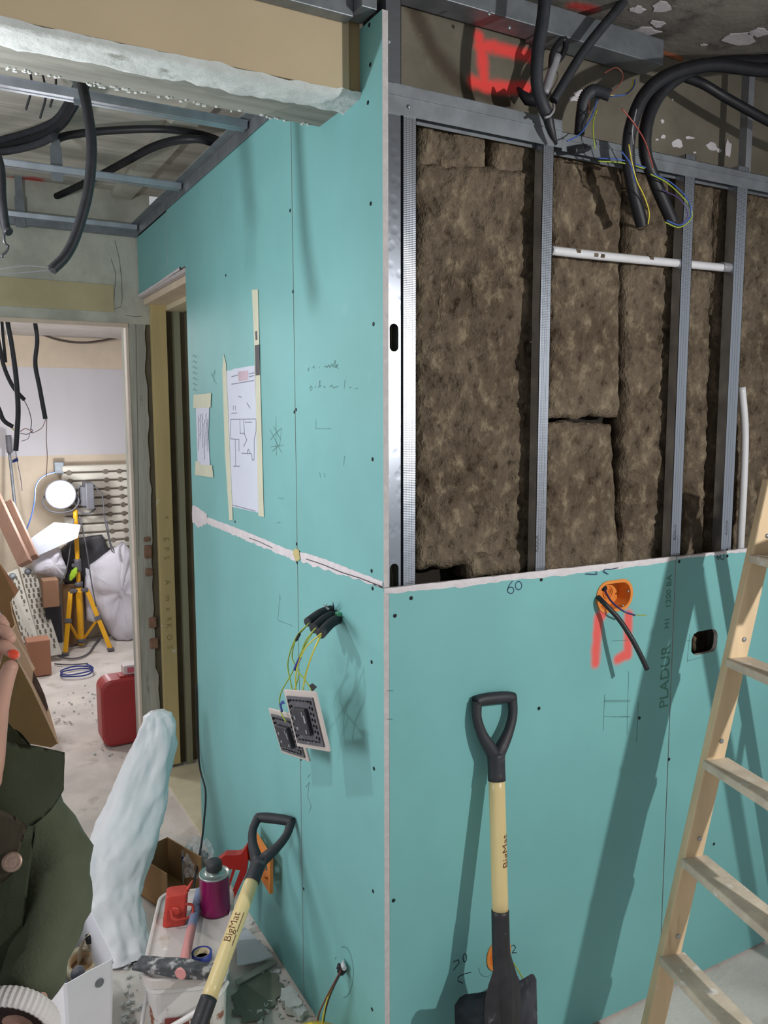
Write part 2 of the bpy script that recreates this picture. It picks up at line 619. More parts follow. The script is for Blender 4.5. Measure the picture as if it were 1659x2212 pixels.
# doorway lining in the left wall
d1 = struct('door_1')
bm = B(); box(bm, (0.040, 2.155, 0.02), (0.106, 2.185, 2.115), 0.002); jb = link('jamb', bm, PINE, d1)
bm = B(); box(bm, (0.018, 1.462, 2.112), (0.120, 2.19, 2.138), 0.002); link('head_lining', bm, PINE_H, d1)
bm = B(); box(bm, (0.106, 1.462, 2.09), (0.19, 2.19, 2.112), 0.002); link('head_lining', bm, CREAM, d1)
bm = B(); box(bm, (0.141, 2.165, 0.0), (0.168, 2.195, 2.10), 0.001); link('stop_strip', bm, STRIP, d1)
bm = B(); box(bm, (0.0, 2.215, 0.0), (0.75, 2.235, 2.30)); link('recess_back', bm, RECESS, d1)
bm = B(); box(bm, (0.0, 1.458, 2.139), (0.061, 2.19, 2.153)); link('gypsum_edge', bm, GYPSUM, d1)
band('gypsum_edge', [xl(391, 576), xl(345, 608), xl(300, 637)], [xl(391, 582), xl(345, 612), xl(302, 641)], FILLER, d1, (-1, 0, 0), th=0.004)
bm = B(); box(bm, (0.01, 1.455, -0.02), (0.70, 2.16, 0.006)); link('threshold', bm, CREAM, d1)
bm = B(); box(bm, (0.70, 1.3, 0), (0.72, 2.3, 2.4)); link('passage_wall', bm, CREAM, d1)
marks = [('*', 1118), ('E', 1165), ('P', 1186), ('S', 1205), ('A', 1258), ('m', 1292), ('a', 1316), ('R', 1338), ('K', 1352), ('O', 1377), ('S', 1398)]
for ch_, py in marks:
    p = at(357 + (py - 1118) * 0.035, py, 'y', 2.1545)
    text('pencil_mark', ch_, 0.035, mat('jamb_pencil', (140, 128, 84), 0.9) if 'jamb_pencil' not in bpy.data.materials else bpy.data.materials['jamb_pencil'], jb, Matrix(((0, 1, 0, p.x), (0, 0, -1, p.y), (-1, 0, 0, p.z), (0, 0, 0, 1))))

# ------------------------------------------------------------------ wall across the end of the hall with the opening to the far room
we = struct('wall_end')
bm = B()
prof = []
for i in range(60):
    z = i / 59 * 2.03
    prof.append((0.022 + 0.010 * nz((3, 1, z), 9) - 0.006 * (z < 1.05) + (0.012 if z < 0.45 else 0), z))
poly = [(-0.052, 2.03), (-0.052, 0.0)] + prof
prism(bm, poly, 0.14, Matrix(((1, 0, 0, 0), (0, 0, 1, 2.2), (0, 1, 0, 0), (0, 0, 0, 1))))
link('pillar', bm, mat('pillar_concrete', (172, 174, 164), 0.95, var=0.2, scale=5, bump=0.5, bscale=30, stretch=(3, 1, 0.35), stains=(((186, 186, 178), 5, 0.58, 0.72, (3, 1, .5)), ((112, 108, 98), 9, 0.64, 0.74, (2, 1, .4)))), we)
bm = B(); box(bm, (-2.2, 2.2, 2.03), (0.06, 2.34, 2.58)); link('lintel', bm, CONC_H, we)
bm = B(); box(bm, (-2.2, 2.196, 2.075), (-0.105, 2.201, 2.19), 0.002); link('ochre_band', bm, mat('ochre_patch', (186, 176, 140), 0.9, var=0.1, scale=6, bump=0.15, stains=(((160, 156, 132), 8, 0.6, 0.75),)), we)
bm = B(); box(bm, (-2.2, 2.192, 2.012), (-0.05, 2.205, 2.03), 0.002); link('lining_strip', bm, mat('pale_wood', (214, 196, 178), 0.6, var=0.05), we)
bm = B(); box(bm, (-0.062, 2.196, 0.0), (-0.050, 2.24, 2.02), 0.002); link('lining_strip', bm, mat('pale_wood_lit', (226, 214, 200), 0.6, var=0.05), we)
# broken plaster with bricks showing near the foot of the pillar
BRICKM = mat('old_brick', (140, 110, 92), 0.95, var=0.2, scale=30, bump=0.5, bscale=90)
for px, py, w, h in ((320, 1192, 0.034, 0.06), (322, 1236, 0.034, 0.035), (330, 1345, 0.036, 0.05), (333, 1390, 0.04, 0.05), (318, 1165, 0.03, 0.022)):
    p = at(px, py, 'y', 2.196)
    bm = B(); box(bm, (p.x - w / 2, 2.192, p.z - h / 2), (p.x + w / 2, 2.21, p.z + h / 2), 0.006); link('brick', bm, BRICKM, we)
# cracks in the plaster
bm = B(); ribbons(bm, [[at(x, y, 'y', 2.199) for x, y in ln] for ln in ([(248, 520), (258, 560), (262, 600), (264, 640), (262, 658)], [(272, 681), (290, 684), (306, 683)], [(246, 668), (262, 662)], [(293, 700), (297, 900), (300, 1200)], [(240, 560), (250, 590), (246, 655)])], 0.0022, (0, -1, 0))
link('plaster_crack', bm, mat('crack_line', (118, 118, 110), 0.9), we)

# ------------------------------------------------------------------ header beam over the passage
tb = struct('trim_1')
bm = B(); box(bm, (-2.2, 0.105, 2.287), (0.0, 0.30, 2.58)); link('beam_core', bm, CONC_B, tb)
bm = B(); box(bm, (-2.2, 0.09, 2.289), (-0.028, 0.106, 2.59), 0.001); link('face_board', bm, TAN, tb)
bm = B(); box(bm, (-0.028, 0.097, 2.289), (0.0, 0.106, 2.59)); link('face_board', bm, TAN_D, tb)
bm = B()
nx, ny = 190, 12
g = []
for i in range(nx + 1):
    x = -2.2 + 2.2 * i / nx
    row = []
    for j in range(ny + 1):
        f = j / ny
        y = 0.092 + (0.185 - 0.092 + 0.010 * nz((x, 0, 0), 8)) * f
        z = 2.2865 - 0.004 - 0.004 * nz((x, y, 0), 30) * (0.3 + f) - (0.006 if 0.05 < f < 0.95 else 0)
        if x > -0.05 and f < 0.5:
            z += 0.004
        row.append(bm.verts.new((x, y, z if j < ny else 2.288)))
    g.append(row)
for i in range(nx):
    for j in range(ny):
        bm.faces.new((g[i][j], g[i][j + 1], g[i + 1][j + 1], g[i + 1][j]))
for i in range(nx):        # ragged front lip of plaster against the board
    x0 = g[i][0].co; x1 = g[i + 1][0].co
    h0 = 0.006 + 0.006 * nz((x0.x, 3, 0), 14); h1 = 0.006 + 0.006 * nz((x1.x, 3, 0), 14)
    bm.faces.new((g[i][0], g[i + 1][0], bm.verts.new((x1.x, 0.0885, x1.z + h1)), bm.verts.new((x0.x, 0.0885, x0.z + h0))))
link('plaster_band', bm, PLASTER, tb, smooth=True)
bm = B()
for i in range(60):
    x = -0.75 + 0.74 * random.random()
    w = random.uniform(0.0008, 0.004)
    M = Matrix.Translation((x, 0.300 + random.uniform(-0.012, 0.003), 2.2865)) @ Matrix.Rotation(random.uniform(-0.5, 0.5), 4, 'Z')
    box(bm, (-w, -0.003, -0.0015 - w * 0.2), (w, 0.003, 0.003), 0.0, M)
tag(link('plaster_crumbs', bm, PLASTER, tb), kind='stuff')
bm = B(); box(bm, (-0.75, 0.055, 2.418), (-0.035, 0.0885, 2.462), 0.002); link('furring_profile', bm, STEEL_D, tb)
bm = B(); box(bm, (-0.035, 0.02, 2.424), (0.0, 0.0885, 2.47), 0.002); link('furring_profile', bm, STEEL_D, tb)

# ------------------------------------------------------------------ right partition wall
wr = struct('wall_right')
RWM = Matrix(((1, 0, 0, 0), (0, 0, 1, 0), (0, 1, 0, 0), (0, 0, 0, 1)))      # local x->X, y->Z, z->+Y


def rrect(cx, cz, w, h, r, n=5, jag=0.0, s=0):
    out = []
    for qx, qz, a0 in ((1, 1, 0), (-1, 1, pi / 2), (-1, -1, pi), (1, -1, 1.5 * pi)):
        for k in range(n + 1):
            a = a0 + k / n * pi / 2
            out.append((cx + qx * (w / 2 - r) + r * cos(a) + jag * nz((a, s, 1), 3), cz + qz * (h / 2 - r) + r * sin(a) + jag * nz((a, s, 4), 3)))
    return out


BX = yr(1327, 1287)
BX2 = yr(1077, 2062)
board([(0.0135, 0.004), (0.8855, 0.004), (0.8855, 1.252), (0.0135, 1.258)], [rrect(BX.x, BX.z, 0.116, 0.074, 0.034), rrect(BX2.x, BX2.z, 0.064, 0.072, 0.031)], RWM, wr, GREEN_R)
HX = yr(1522, 1387)
board([(0.8885, 0.004), (2.08, 0.004), (2.08, 1.25), (0.8885, 1.251)], [rrect(HX.x, HX.z, 0.105, 0.066, 0.022, jag=0.0025)], RWM, wr, GREEN_R)
# torn paper / gypsum bevel along the cut top edges
band('gypsum_bevel', [(0.0, 0, 1.2595), (0.45, 0, 1.2575), (0.8855, 0, 1.2535)], [(0.0, 0, 1.247), (0.2, 0, 1.243), (0.45, 0, 1.2415), (0.7, 0, 1.2395), (0.8855, 0, 1.242)], FILLER, wr, (0, -1, 0), amp=0.004)
band('gypsum_bevel', [(0.8885, 0, 1.252), (1.5, 0, 1.252), (2.08, 0, 1.251)], [(0.8885, 0, 1.246), (1.1, 0, 1.2435), (1.3, 0, 1.242), (2.08, 0, 1.244)], FILLER, wr, (0, -1, 0), amp=0.003, seed=4)
bm = B(); box(bm, (0.879, 0.0125, 0.01), (0.895, 0.0145, 1.25)); link('open_joint', bm, DARK, wr)
screws([yr(*p) for p in ((888, 1292), (853, 1330), (1169, 1252), (1164, 1530), (1457, 1207), (1467, 1213), (1445, 1640), (1570, 1188), (1571, 1201), (850, 1945), (1542, 1823), (1381, 1551))], wr, ROT_R)
text('printed_lettering', 'PLADUR', 0.047, PRINT, wr, RWV(yr(1437, 1462).x, yr(1437, 1462).z, 0.0006), thick=0.0001)
text('printed_lettering', '1200 BA', 0.026, PRINT, wr, RWV(yr(1445, 1278).x, yr(1445, 1278).z, 0.0006), thick=0.0001)
text('printed_lettering', 'H1', 0.026, PRINT, wr, RWV(yr(1441, 1346).x, yr(1441, 1346).z, 0.0006), thick=0.0001)
# hand-drawn marks on the right boards
yl = lambda ln: [yr(*p) for p in ln]
arc = lambda cx, cy, rx, ry, a0, a1, n=14: [(cx + rx * cos(radians(a0 + (a1 - a0) * k / n)), cy + ry * sin(radians(a0 + (a1 - a0) * k / n))) for k in range(n + 1)]
bm = B()
ribbons(bm, [yl(arc(1103, 1275, 7, 7, 0, 360)), yl([(1107, 1255), (1099, 1265), (1096, 1276)]), yl(arc(1120, 1265, 7, 9, 0, 360)),
             [p + V((0, -0.0034, 0)) for p in yl([(1264, 1239), (1276, 1240), (1288, 1240), (1286, 1234)])], [p + V((0, -0.0034, 0)) for p in yl([(1334, 1226), (1318, 1229), (1305, 1229), (1302, 1234), (1312, 1240)])]], 0.0022, (0, -1, 0))
link('pen_number', bm, PEN, wr)
bm = B()
ribbons(bm, [yl([(1551, 1196), (1548, 1204), (1552, 1209), (1555, 1203), (1549, 1203)]), yl(arc(1560, 1202, 4, 7, 0, 360)),
             yl([(979, 2078), (990, 2073), (992, 2080), (979, 2096)]), yl(arc(1004, 2069, 4, 9, 0, 360)), yl([(1000, 2124), (989, 2119), (990, 2110), (1005, 2103), (1018, 2100)]),
             yl([(1104, 2044), (1110, 2041), (1114, 2047), (1106, 2058), (1116, 2058)])], 0.0022, (0, -1, 0))
link('marker_number', bm, PENB, wr)
bm = B()
ribbons(bm, [yl([(1306, 1500), (1303, 1578)]), yl([(1358, 1450), (1354, 1587)]), yl([(1306, 1513), (1362, 1513)]), yl([(1304, 1516), (1360, 1516)]), yl([(1305, 1548), (1360, 1549)]),
             yl([(1326, 1549), (1362, 1547)]), yl([(1379, 1516), (1375, 1602)]), yl([(836, 1492), (850, 1492)]), yl([(836, 1553), (848, 1554)]), yl([(1322, 1384), (1356, 1383)]),
             yl([(1490, 1370), (1484, 1430)]), yl([(1484, 1428), (1516, 1420)]), yl([(1483, 1384), (1492, 1384)]), yl(arc(1050, 2090, 16, 20, 20, 180))], 0.0012, (0, -1, 0))
link('pencil_line', bm, PENCIL, wr)

# metal frame above the cut boards
fr = thing('stud_frame', 'galvanised steel stud frame standing exposed above the cut green boards', 'frame', (0, 0, 0))


def slot_stud(x0, x1, y0, y1, zs):
    """stud seen on its web, with pierced oblong holes"""
    bm = B()
    holes = [rrect((x0 + x1) / 2 + 0.001, z, 0.022, 0.058, 0.0108, n=6) for z in zs]
    plate(bm, rect(x0, x1, 0.0, 2.60), holes, 0.0012, Matrix(((1, 0, 0, 0), (0, 0, 1, y0), (0, 1, 0, 0), (0, 0, 0, 1))))
    box(bm, (x0, y0, 0), (x0 + 0.0012, y1, 2.60))
    box(bm, (x1 - 0.0012, y0, 0), (x1, y1, 2.60))
    return bm


DIMPLE = NT('dimpled_steel'); DIMPLE.b.inputs['Base Color'].default_value = (*lin((156, 162, 172)), 1); DIMPLE.b.inputs['Metallic'].default_value = 0.9; DIMPLE.b.inputs['Roughness'].default_value = 0.25
_v = DIMPLE.n.new('ShaderNodeTexVoronoi'); _v.inputs['Scale'].default_value = 42; DIMPLE.lk(DIMPLE.vec('MULTIPLY', DIMPLE.co(), (1.0, 1.0, 1.0)), _v.inputs['Vector'])
DIMPLE.bump(DIMPLE.step(_v.outputs['Distance'], 0.1, 0.5), 0.05, 0.003)
KNURL = NT('knurled_steel'); KNURL.b.inputs['Base Color'].default_value = (*lin((176, 182, 192)), 1); KNURL.b.inputs['Metallic'].default_value = 0.9; KNURL.b.inputs['Roughness'].default_value = 0.26
_sn = lambda ax, fr_: KNURL.math('SINE', KNURL.math('MULTIPLY', KNURL.vec('DOT_PRODUCT', KNURL.co(), ax), fr_))
KNURL.bump(KNURL.math('ADD', _sn((1, 0, 0), 2600), _sn((0, 0, 1), 1700)), 0.10, 0.001)
z_hole = at(847, 729, 'y', 0.013).z
z_hole2 = at(849, 1247, 'y', 0.013).z
link('slotted_stud', slot_stud(0.0148, 0.0515, 0.0145, 0.048, (z_hole2, z_hole)), DIMPLE.m, fr)
bm = B(); box(bm, (0.016, 0.050, 0.9), (0.030, 0.052, 2.2)); link('stud_web', bm, mat('green_board_back', (120, 140, 110), 0.8), fr)
bm = B(); box(bm, (0.030, 0.050, 0.9), (0.05, 0.052, 2.2)); link('stud_web', bm, RECESS, fr)


def c_stud(x0, w, d=0.030, z0=0.02, z1=2.28, m=None, y=0.0145):
    bm = B()
    t = 0.0012
    box(bm, (x0, y, z0), (x0 + w, y + t, z1))
    box(bm, (x0, y, z0), (x0 + t, y + d, z1))
    box(bm, (x0, y + d - t, z0), (x0 + w, y + d, z1))
    box(bm, (x0 + w - t, y, z0), (x0 + w, y + 0.006, z1))
    for k in (0.28, 0.5, 0.72):       # rolled grooves of the flange
        box(bm, (x0 + w * k - 0.0012, y - 0.0006, z0), (x0 + w * k + 0.0012, y + 0.0002, z1))
    return link('steel_stud', bm, m or STEEL, fr)


c_stud(0.056, 0.032, m=KNURL.m)
sx = lambda px, py=700: at(px, py, 'y', 0.0145).x
c_stud(sx(1166), sx(1189) - sx(1166), m=KNURL.m)
c_stud(sx(1467), sx(1489) - sx(1467), m=KNURL.m)
c_stud(sx(1579), sx(1602) - sx(1579), m=KNURL.m)
c_stud(1.42, 0.035, m=KNURL.m)
c_stud(1.82, 0.035, m=KNURL.m)
for st_, pxc, py_ in (('PLADUR', 1161, 1175), ('PLADUR', 1459, 1150), ('PLADUR', 1571, 1140)):
    p = at(pxc, py_, 'y', 0.0135)
    text('stud_print', st_, 0.011, mat('stud_ink', (96, 98, 100), 0.6), fr, Matrix(((0, -1, 0, p.x), (0, 0, -1, 0.0132), (1, 0, 0, p.z), (0, 0, 0, 1))), thick=0.0001)


def top_track(x0, x1, z0, z1, m=STEEL_D):
    bm = B()
    t = 0.0014
    box(bm, (x0, 0.0125, z0), (x1, 0.0125 + t, z1))
    box(bm, (x0, 0.0125, z1 - t), (x1, 0.045, z1))
    box(bm, (x0, 0.044, z0), (x1, 0.0454, z1))
    zm = z0 + (z1 - z0) * 0.62
    box(bm, (x0, 0.0095, zm - 0.0012), (x1, 0.0128, zm + 0.0012))
    return link('top_track', bm, m, fr)


top_track(0.0145, 0.475, 2.232, 2.292)
top_track(0.4755, 2.08, 2.226, 2.268)
bm = B(); box(bm, (0.0, 0.08, 2.515), (0.50, 0.145, 2.565), 0.002); box(bm, (0.47, 0.078, 2.509), (0.86, 0.147, 2.571), 0.002); link('ceiling_track', bm, STEEL_D, fr)
bm = B(); box(bm, (0.014, 0.064, 2.29), (0.05, 0.11, 2.59), 0.001); link('upright_profile', bm, STEEL_D, fr)
p0, p1 = at(1629, 190, 'y', 0.07), at(1609, 372, 'y', 0.07)
bm = B(); box(bm, (p1.x - 0.011, 0.06, 2.269), (p1.x + 0.011, 0.085, 2.59), 0.001); link('upright_profile', bm, mat('pale_steel', (150, 152, 158), 0.45, 0.5), fr)
for px, py in ((883, 231), (1056, 30), (840, 90), (1100, 60)):
    p = at(px, py, 'y', 0.0118)
    bm = B(); lathe(bm, [(0.004, 0), (0.004, 0.002), (0.002, 0.003)], Matrix.Translation(p) @ ROT_R, 10); link('screw', bm, STEEL, fr)

# concrete behind the frame
bm = B(); box(bm, (0.0145, 0.16, 2.24), (2.1, 0.24, 2.59)); tag(link('wall_rear', bm, CONC_R), kind='structure')
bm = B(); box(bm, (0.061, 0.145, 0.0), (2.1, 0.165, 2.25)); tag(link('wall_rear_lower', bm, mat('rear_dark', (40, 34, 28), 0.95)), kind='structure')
bm = B()
P = [at(1305, 73, 'y', 0.157), at(1400, 103, 'y', 0.157), at(1475, 128, 'y', 0.157)]
for a, b in zip(P, P[1:]):
    obox(bm, a, b, 0.012, 0.006, (0, 0, 1), 0.002)
tag(link('trim_2', bm, mat('brick_red_edge', (140, 84, 56), 0.95, var=0.2, scale=40, bump=0.4)), kind='structure')


def flake(px, py, w, h, ax, v, parent, sd=0):
    """irregular chip of old paint or plaster, w x h photograph pixels, on the plane ax = v"""
    r = random.Random(sd * 7 + px)
    P = []
    for k in range(11):
        a = 2 * pi * k / 11
        f = r.uniform(.55, 1.0)
        P.append(at(px + cos(a) * w / 2 * f, py + sin(a) * h / 2 * f, ax, v))
    out = V((0, -1, 0)) if ax == 'y' else V((0, 0, -1))
    bm = B()
    a = [bm.verts.new(p + out * .0016) for p in P]
    b = [bm.verts.new(p) for p in P]
    bm.faces.new(a); bm.faces.new(b[::-1])
    for k in range(11):
        bm.faces.new((a[k], a[(k + 1) % 11], b[(k + 1) % 11], b[k]))
    return link('paint_flake', bm, FILLER, parent)


_wr = bpy.data.objects['wall_rear']
for i, (px, py, w, h) in enumerate(((1462, 310, 30, 24), (1432, 296, 14, 10), (1418, 302, 9, 6), (1488, 298, 26, 9), (1536, 316, 34, 22), (1553, 326, 14, 12), (1572, 322, 20, 46), (1500, 330, 8, 6), (1430, 262, 9, 12), (1256, 204, 44, 22), (1240, 214, 30, 14), (1290, 122, 36, 9), (1245, 120, 16, 6), (1315, 138, 8, 10), (1610, 278, 8, 10), (1410, 226, 6, 6), (1452, 215, 5, 5), (1604, 366, 12, 10))):
    flake(px, py, w, h, 'y', 0.1595, _wr, i)
for i, (px, py, w, h) in enumerate(((1600, 82, 96, 34), (1640, 70, 60, 22), (1390, 68, 90, 24), (1420, 50, 40, 18), (1372, 100, 30, 14), (1310, 98, 50, 10), (1430, 14, 60, 26), (1378, 20, 40, 20), (1520, 96, 20, 5))):
    flake(px, py, w, h, 'z', 2.5895, cr, i)

# ------------------------------------------------------------------ mineral wool batts
t = NT('mineral_wool')
n1, n2, n3 = t.noise(7, 6, 0.6), t.noise(34, 5, 0.65, (1, 1, 0.7)), t.noise(150, 3, 0.6, (1, 1, .5))
c = t.mix(t.step(n1, 0.3, 0.72), lin((88, 76, 63)), lin((116, 104, 89)))
c = t.mix(t.math('MULTIPLY', t.step(n2, 0.48, 0.74), 0.85), c, lin((152, 138, 116)))
c = t.mix(t.math('MULTIPLY', t.step(n2, 0.46, 0.26), 0.9), c, lin((52, 41, 32)))
t.lk(c, t.b.inputs['Base Color'])
t.b.inputs['Roughness'].default_value = 1.0
t.b.inputs['Specular IOR Level'].default_value = 0.05
t.bump(t.math('ADD', t.math('MULTIPLY', n2, 1.4), t.math('MULTIPLY', n3, 0.5)), 0.9, 0.012)
WOOL = t.m


def batt(pxs, label, y=0.072, seed=0.0, bulge=0.010, res=0.0085):
    """batt whose front outline is the quad pxs (tl, tr, br, bl) on the plane y"""
    q = [V(p) for p in pxs] if len(pxs[0]) == 3 else [at(px, py, 'y', y) for px, py in pxs]
    th = thing('insulation_batt', label, 'insulation', (q[3].x, 0.14, q[3].z), 'mineral wool batts in the stud bays')
    w = max((q[1] - q[0]).length, (q[2] - q[3]).length)
    h = max((q[3] - q[0]).length, (q[2] - q[1]).length)
    nx, nz_ = max(6, int(w / res)), max(6, int(h / res))
    bm = B()
    G = []
    for i in range(nx + 1):
        row = []
        for j in range(nz_ + 1):
            u, v = i / nx, j / nz_
            p = q[3].lerp(q[2], u).lerp(q[0].lerp(q[1], u), v)
            e = min(u * w, (1 - u) * w, v * h, (1 - v) * h)
            edge = min(1.0, e / 0.018)
            d = 0.8 * nz(p, 7, seed) + 0.7 * abs(nz(p, 20, seed + 3)) + 0.35 * nz(p, 55, seed)
            d -= 0.9 * max(0.0, 0.10 - abs(nz(V((p.x * 1.6, p.y, p.z * .8)), 8, seed + 31))) / 0.10
            p = p + V((0.008 * nz(p, 24, seed + 9) * (1 - edge * .5), 0, 0.008 * nz(p, 22, seed + 19) * (1 - edge * .5)))
            p.y -= bulge * (d + 0.4) * (0.25 + 0.75 * edge) - 0.010 * (1 - edge) ** 2
            row.append(bm.verts.new(p))
        G.append(row)
    for i in range(nx):
        for j in range(nz_):
            bm.faces.new((G[i][j], G[i + 1][j], G[i + 1][j + 1], G[i][j + 1]))
    rim = [G[i][0] for i in range(nx + 1)] + [G[nx][j] for j in range(1, nz_ + 1)] + [G[i][nz_] for i in range(nx - 1, -1, -1)] + [G[0][j] for j in range(nz_ - 1, 0, -1)]
    bk = [bm.verts.new((v.co.x, 0.14, v.co.z)) for v in rim]
    for i in range(len(rim)):
        k = (i + 1) % len(rim)
        bm.faces.new((rim[i], bk[i], bk[k], rim[k]))
    bm.faces.new(bk[::-1])
    link('wool', bm, WOOL, th, smooth=True)
    return th


batt([(900, 345), (1178, 365), (1152, 1215), (896, 1230)], 'tall brown mineral wool batt beside the corner stud, left bay', seed=1, bulge=0.014)
batt([(905, 262), (1050, 285), (1055, 385), (900, 360)], 'small crumpled wool piece under the top rail at the corner stud', seed=2, y=0.074, bulge=0.018)
batt([(1064, 288), (1180, 312), (1178, 420), (1070, 400)], 'small wool piece under the top rail left of the second stud', seed=3, y=0.07)
batt([(1010, 1196), (1140, 1180), (1150, 1240), (1010, 1250)], 'loose torn wool tuft low in the left bay by the dark gap', seed=4, y=0.066, bulge=0.012)
batt([(1192, 330), (1345, 345), (1340, 900), (1186, 905)], 'brown wool batt in the middle bay right of the second stud, above the pale batt', seed=5)
batt([(1180, 910), (1322, 915), (1342, 1230), (1174, 1240)], 'flatter pale wool batt low in the middle bay behind the board edge', seed=6, y=0.068, bulge=0.006)
batt([(1358, 352), (1480, 372), (1455, 1215), (1345, 1225)], 'brown wool batt left of the third stud, below the black conduits', seed=7, bulge=0.013)
batt([(1498, 378), (1545, 388), (1520, 1205), (1472, 1210)], 'narrow wool strip just right of the third stud', seed=8)
batt([(1552, 388), (1600, 395), (1572, 1200), (1528, 1205)], 'narrow wool strip left of the fourth stud', seed=9)
batt([(1606, 400), (1760, 420), (1740, 1195), (1582, 1200)], 'wool batt right of the fourth stud behind the white pipe', seed=10, y=0.074, bulge=0.013)
batt([(1480, 1330), (1760, 1330), (1760, 1450), (1480, 1460)], 'dark wool seen inside the cut-out in the right board', seed=11, y=0.075)
batt([(1.462, .074, 2.22), (1.815, .074, 2.22), (1.815, .074, 1.20), (1.462, .074, 1.20)], 'wool batt in the bay beyond the white pipe, out to the right', seed=12, res=.014)
batt([(1.860, .074, 2.22), (2.070, .074, 2.22), (2.070, .074, 1.20), (1.860, .074, 1.20)], 'wool batt in the last bay on the far right end', seed=13, res=.014)

# ------------------------------------------------------------------ conduits and wires
AY = lambda pts: [at(x, y, 'y', d) for x, y, d in pts]
AZ = lambda pts: [at(x, y, 'z', d) for x, y, d in pts]


def conduit(label, pts, r, wires=(), ridge=0.16, m=None, group=None, n=10, name='conduit', cat='conduit', open_end=True):
    th = thing(name, label, cat, pts[-1], group)
    bm = B()
    tube(bm, pts, r, n, ridge)
    link('sleeve', bm, m or BLACK, th)
    for w in wires:
        bm = B()
        tube(bm, w[1], w[2] if len(w) > 2 else 0.0016, 6, step=0.006)
        link('wire', bm, WIRE[w[0]], th)
    return th


# right room, above and in front of the stud frame
conduit('black corrugated conduit coming down over the top rail beside the red paint', AY([(1180, -60, -0.03), (1174, 30, -0.03), (1162, 110, -0.03), (1160, 180, -0.03), (1172, 226, -0.03), (1184, 250, -0.025)]), 0.0145, m=BLACK2)
tie = thing('cable_sleeve', 'tapered black cable end with pale tie hanging below the corrugated conduit', 'cable', at(1200, 310, 'y', -0.02))
bm = B(); tube(bm, AY([(1182, 246, -0.02), (1190, 280, -0.018), (1201, 312, -0.012)]), [0.0125, 0.010, 0.004], 9); link('sleeve', bm, BLACK, tie)
bm = B(); tube(bm, AY([(1177, 254, -0.04), (1188, 250, -0.042), (1196, 238, -0.038), (1196, 225, -0.028)]), 0.003, 6); link('cable_tie', bm, WIRE['grey'], tie)
conduit('straight black conduit slanting up to the right from the top rail', AY([(1385, -60, 0.02), (1345, 5, 0.02), (1265, 105, 0.03), (1195, 218, 0.04)]), 0.0115, m=BLACK2)
lp = thing('cable_loop', 'small looped black cable end with grey sleeve by the red paint', 'cable', at(1192, 200, 'y', 0.06))
bm = B(); tube(bm, AY([(1190, 150, 0.06), (1193, 118, 0.06), (1206, 92, 0.06), (1219, 84, 0.06), (1222, 100, 0.06), (1213, 122, 0.06), (1202, 135, 0.06)]), 0.007, 8); link('loop', bm, BLACK, lp)
bm = B(); tube(bm, AY([(1203, 120, 0.06), (1190, 160, 0.06), (1176, 205, 0.06)]), 0.011, 8); link('sleeve', bm, WIRE['grey'], lp)
bm = B(); tube(bm, AY([(1118, 190, 0.09), (1140, 215, 0.07), (1170, 210, 0.06)]), [0.004, 0.014, 0.02], 8); link('wrap', bm, BLACK, lp)
conduit('short dark conduit stub with cut end left of the thick black bundle', AY([(1252, 288, 0.02), (1256, 250, 0.02), (1264, 212, 0.01), (1284, 196, 0.0), (1318, 206, -0.02)]), [0.012, 0.016, 0.015],
        [('yellow', AY([(1316, 206, -0.02), (1345, 205, -0.03), (1364, 188, -0.03), (1369, 168, -0.03)])), ('blue', AY([(1318, 208, -0.02), (1350, 204, -0.035), (1368, 188, -0.035), (1372, 170, -0.035)])),
         ('brown', AY([(1318, 203, -0.02), (1340, 180, -0.03), (1345, 160, -0.03), (1330, 146, -0.03), (1305, 158, -0.03)])),
         ('blue', AY([(1290, 215, -0.01), (1276, 255, -0.02), (1252, 290, -0.02), (1225, 305, -0.02)])), ('green', AY([(1290, 235, -0.01), (1281, 270, -0.02), (1285, 322, -0.02)])), ('brown', AY([(1272, 215, 0), (1272, 245, 0)]))], m=BLACK2)
conduit('thick black conduit curving down from the right edge, ends beside yellow wire', AY([(2500, 260, -0.03), (2100, 190, -0.04), (1760, 150, -0.06), (1650, 152, -0.065), (1540, 140, -0.07), (1450, 160, -0.075), (1392, 205, -0.07), (1362, 280, -0.06), (1358, 350, -0.05), (1370, 420, -0.04), (1387, 487, -0.03)]), 0.0160,
        [('yellow', AY([(1358, 312, -0.09), (1366, 355, -0.085), (1376, 392, -0.08), (1392, 425, -0.07), (1402, 458, -0.06), (1400, 484, -0.05)])), ('blue', AY([(1342, 326, -0.09), (1362, 355, -0.085), (1372, 395, -0.075)]))])
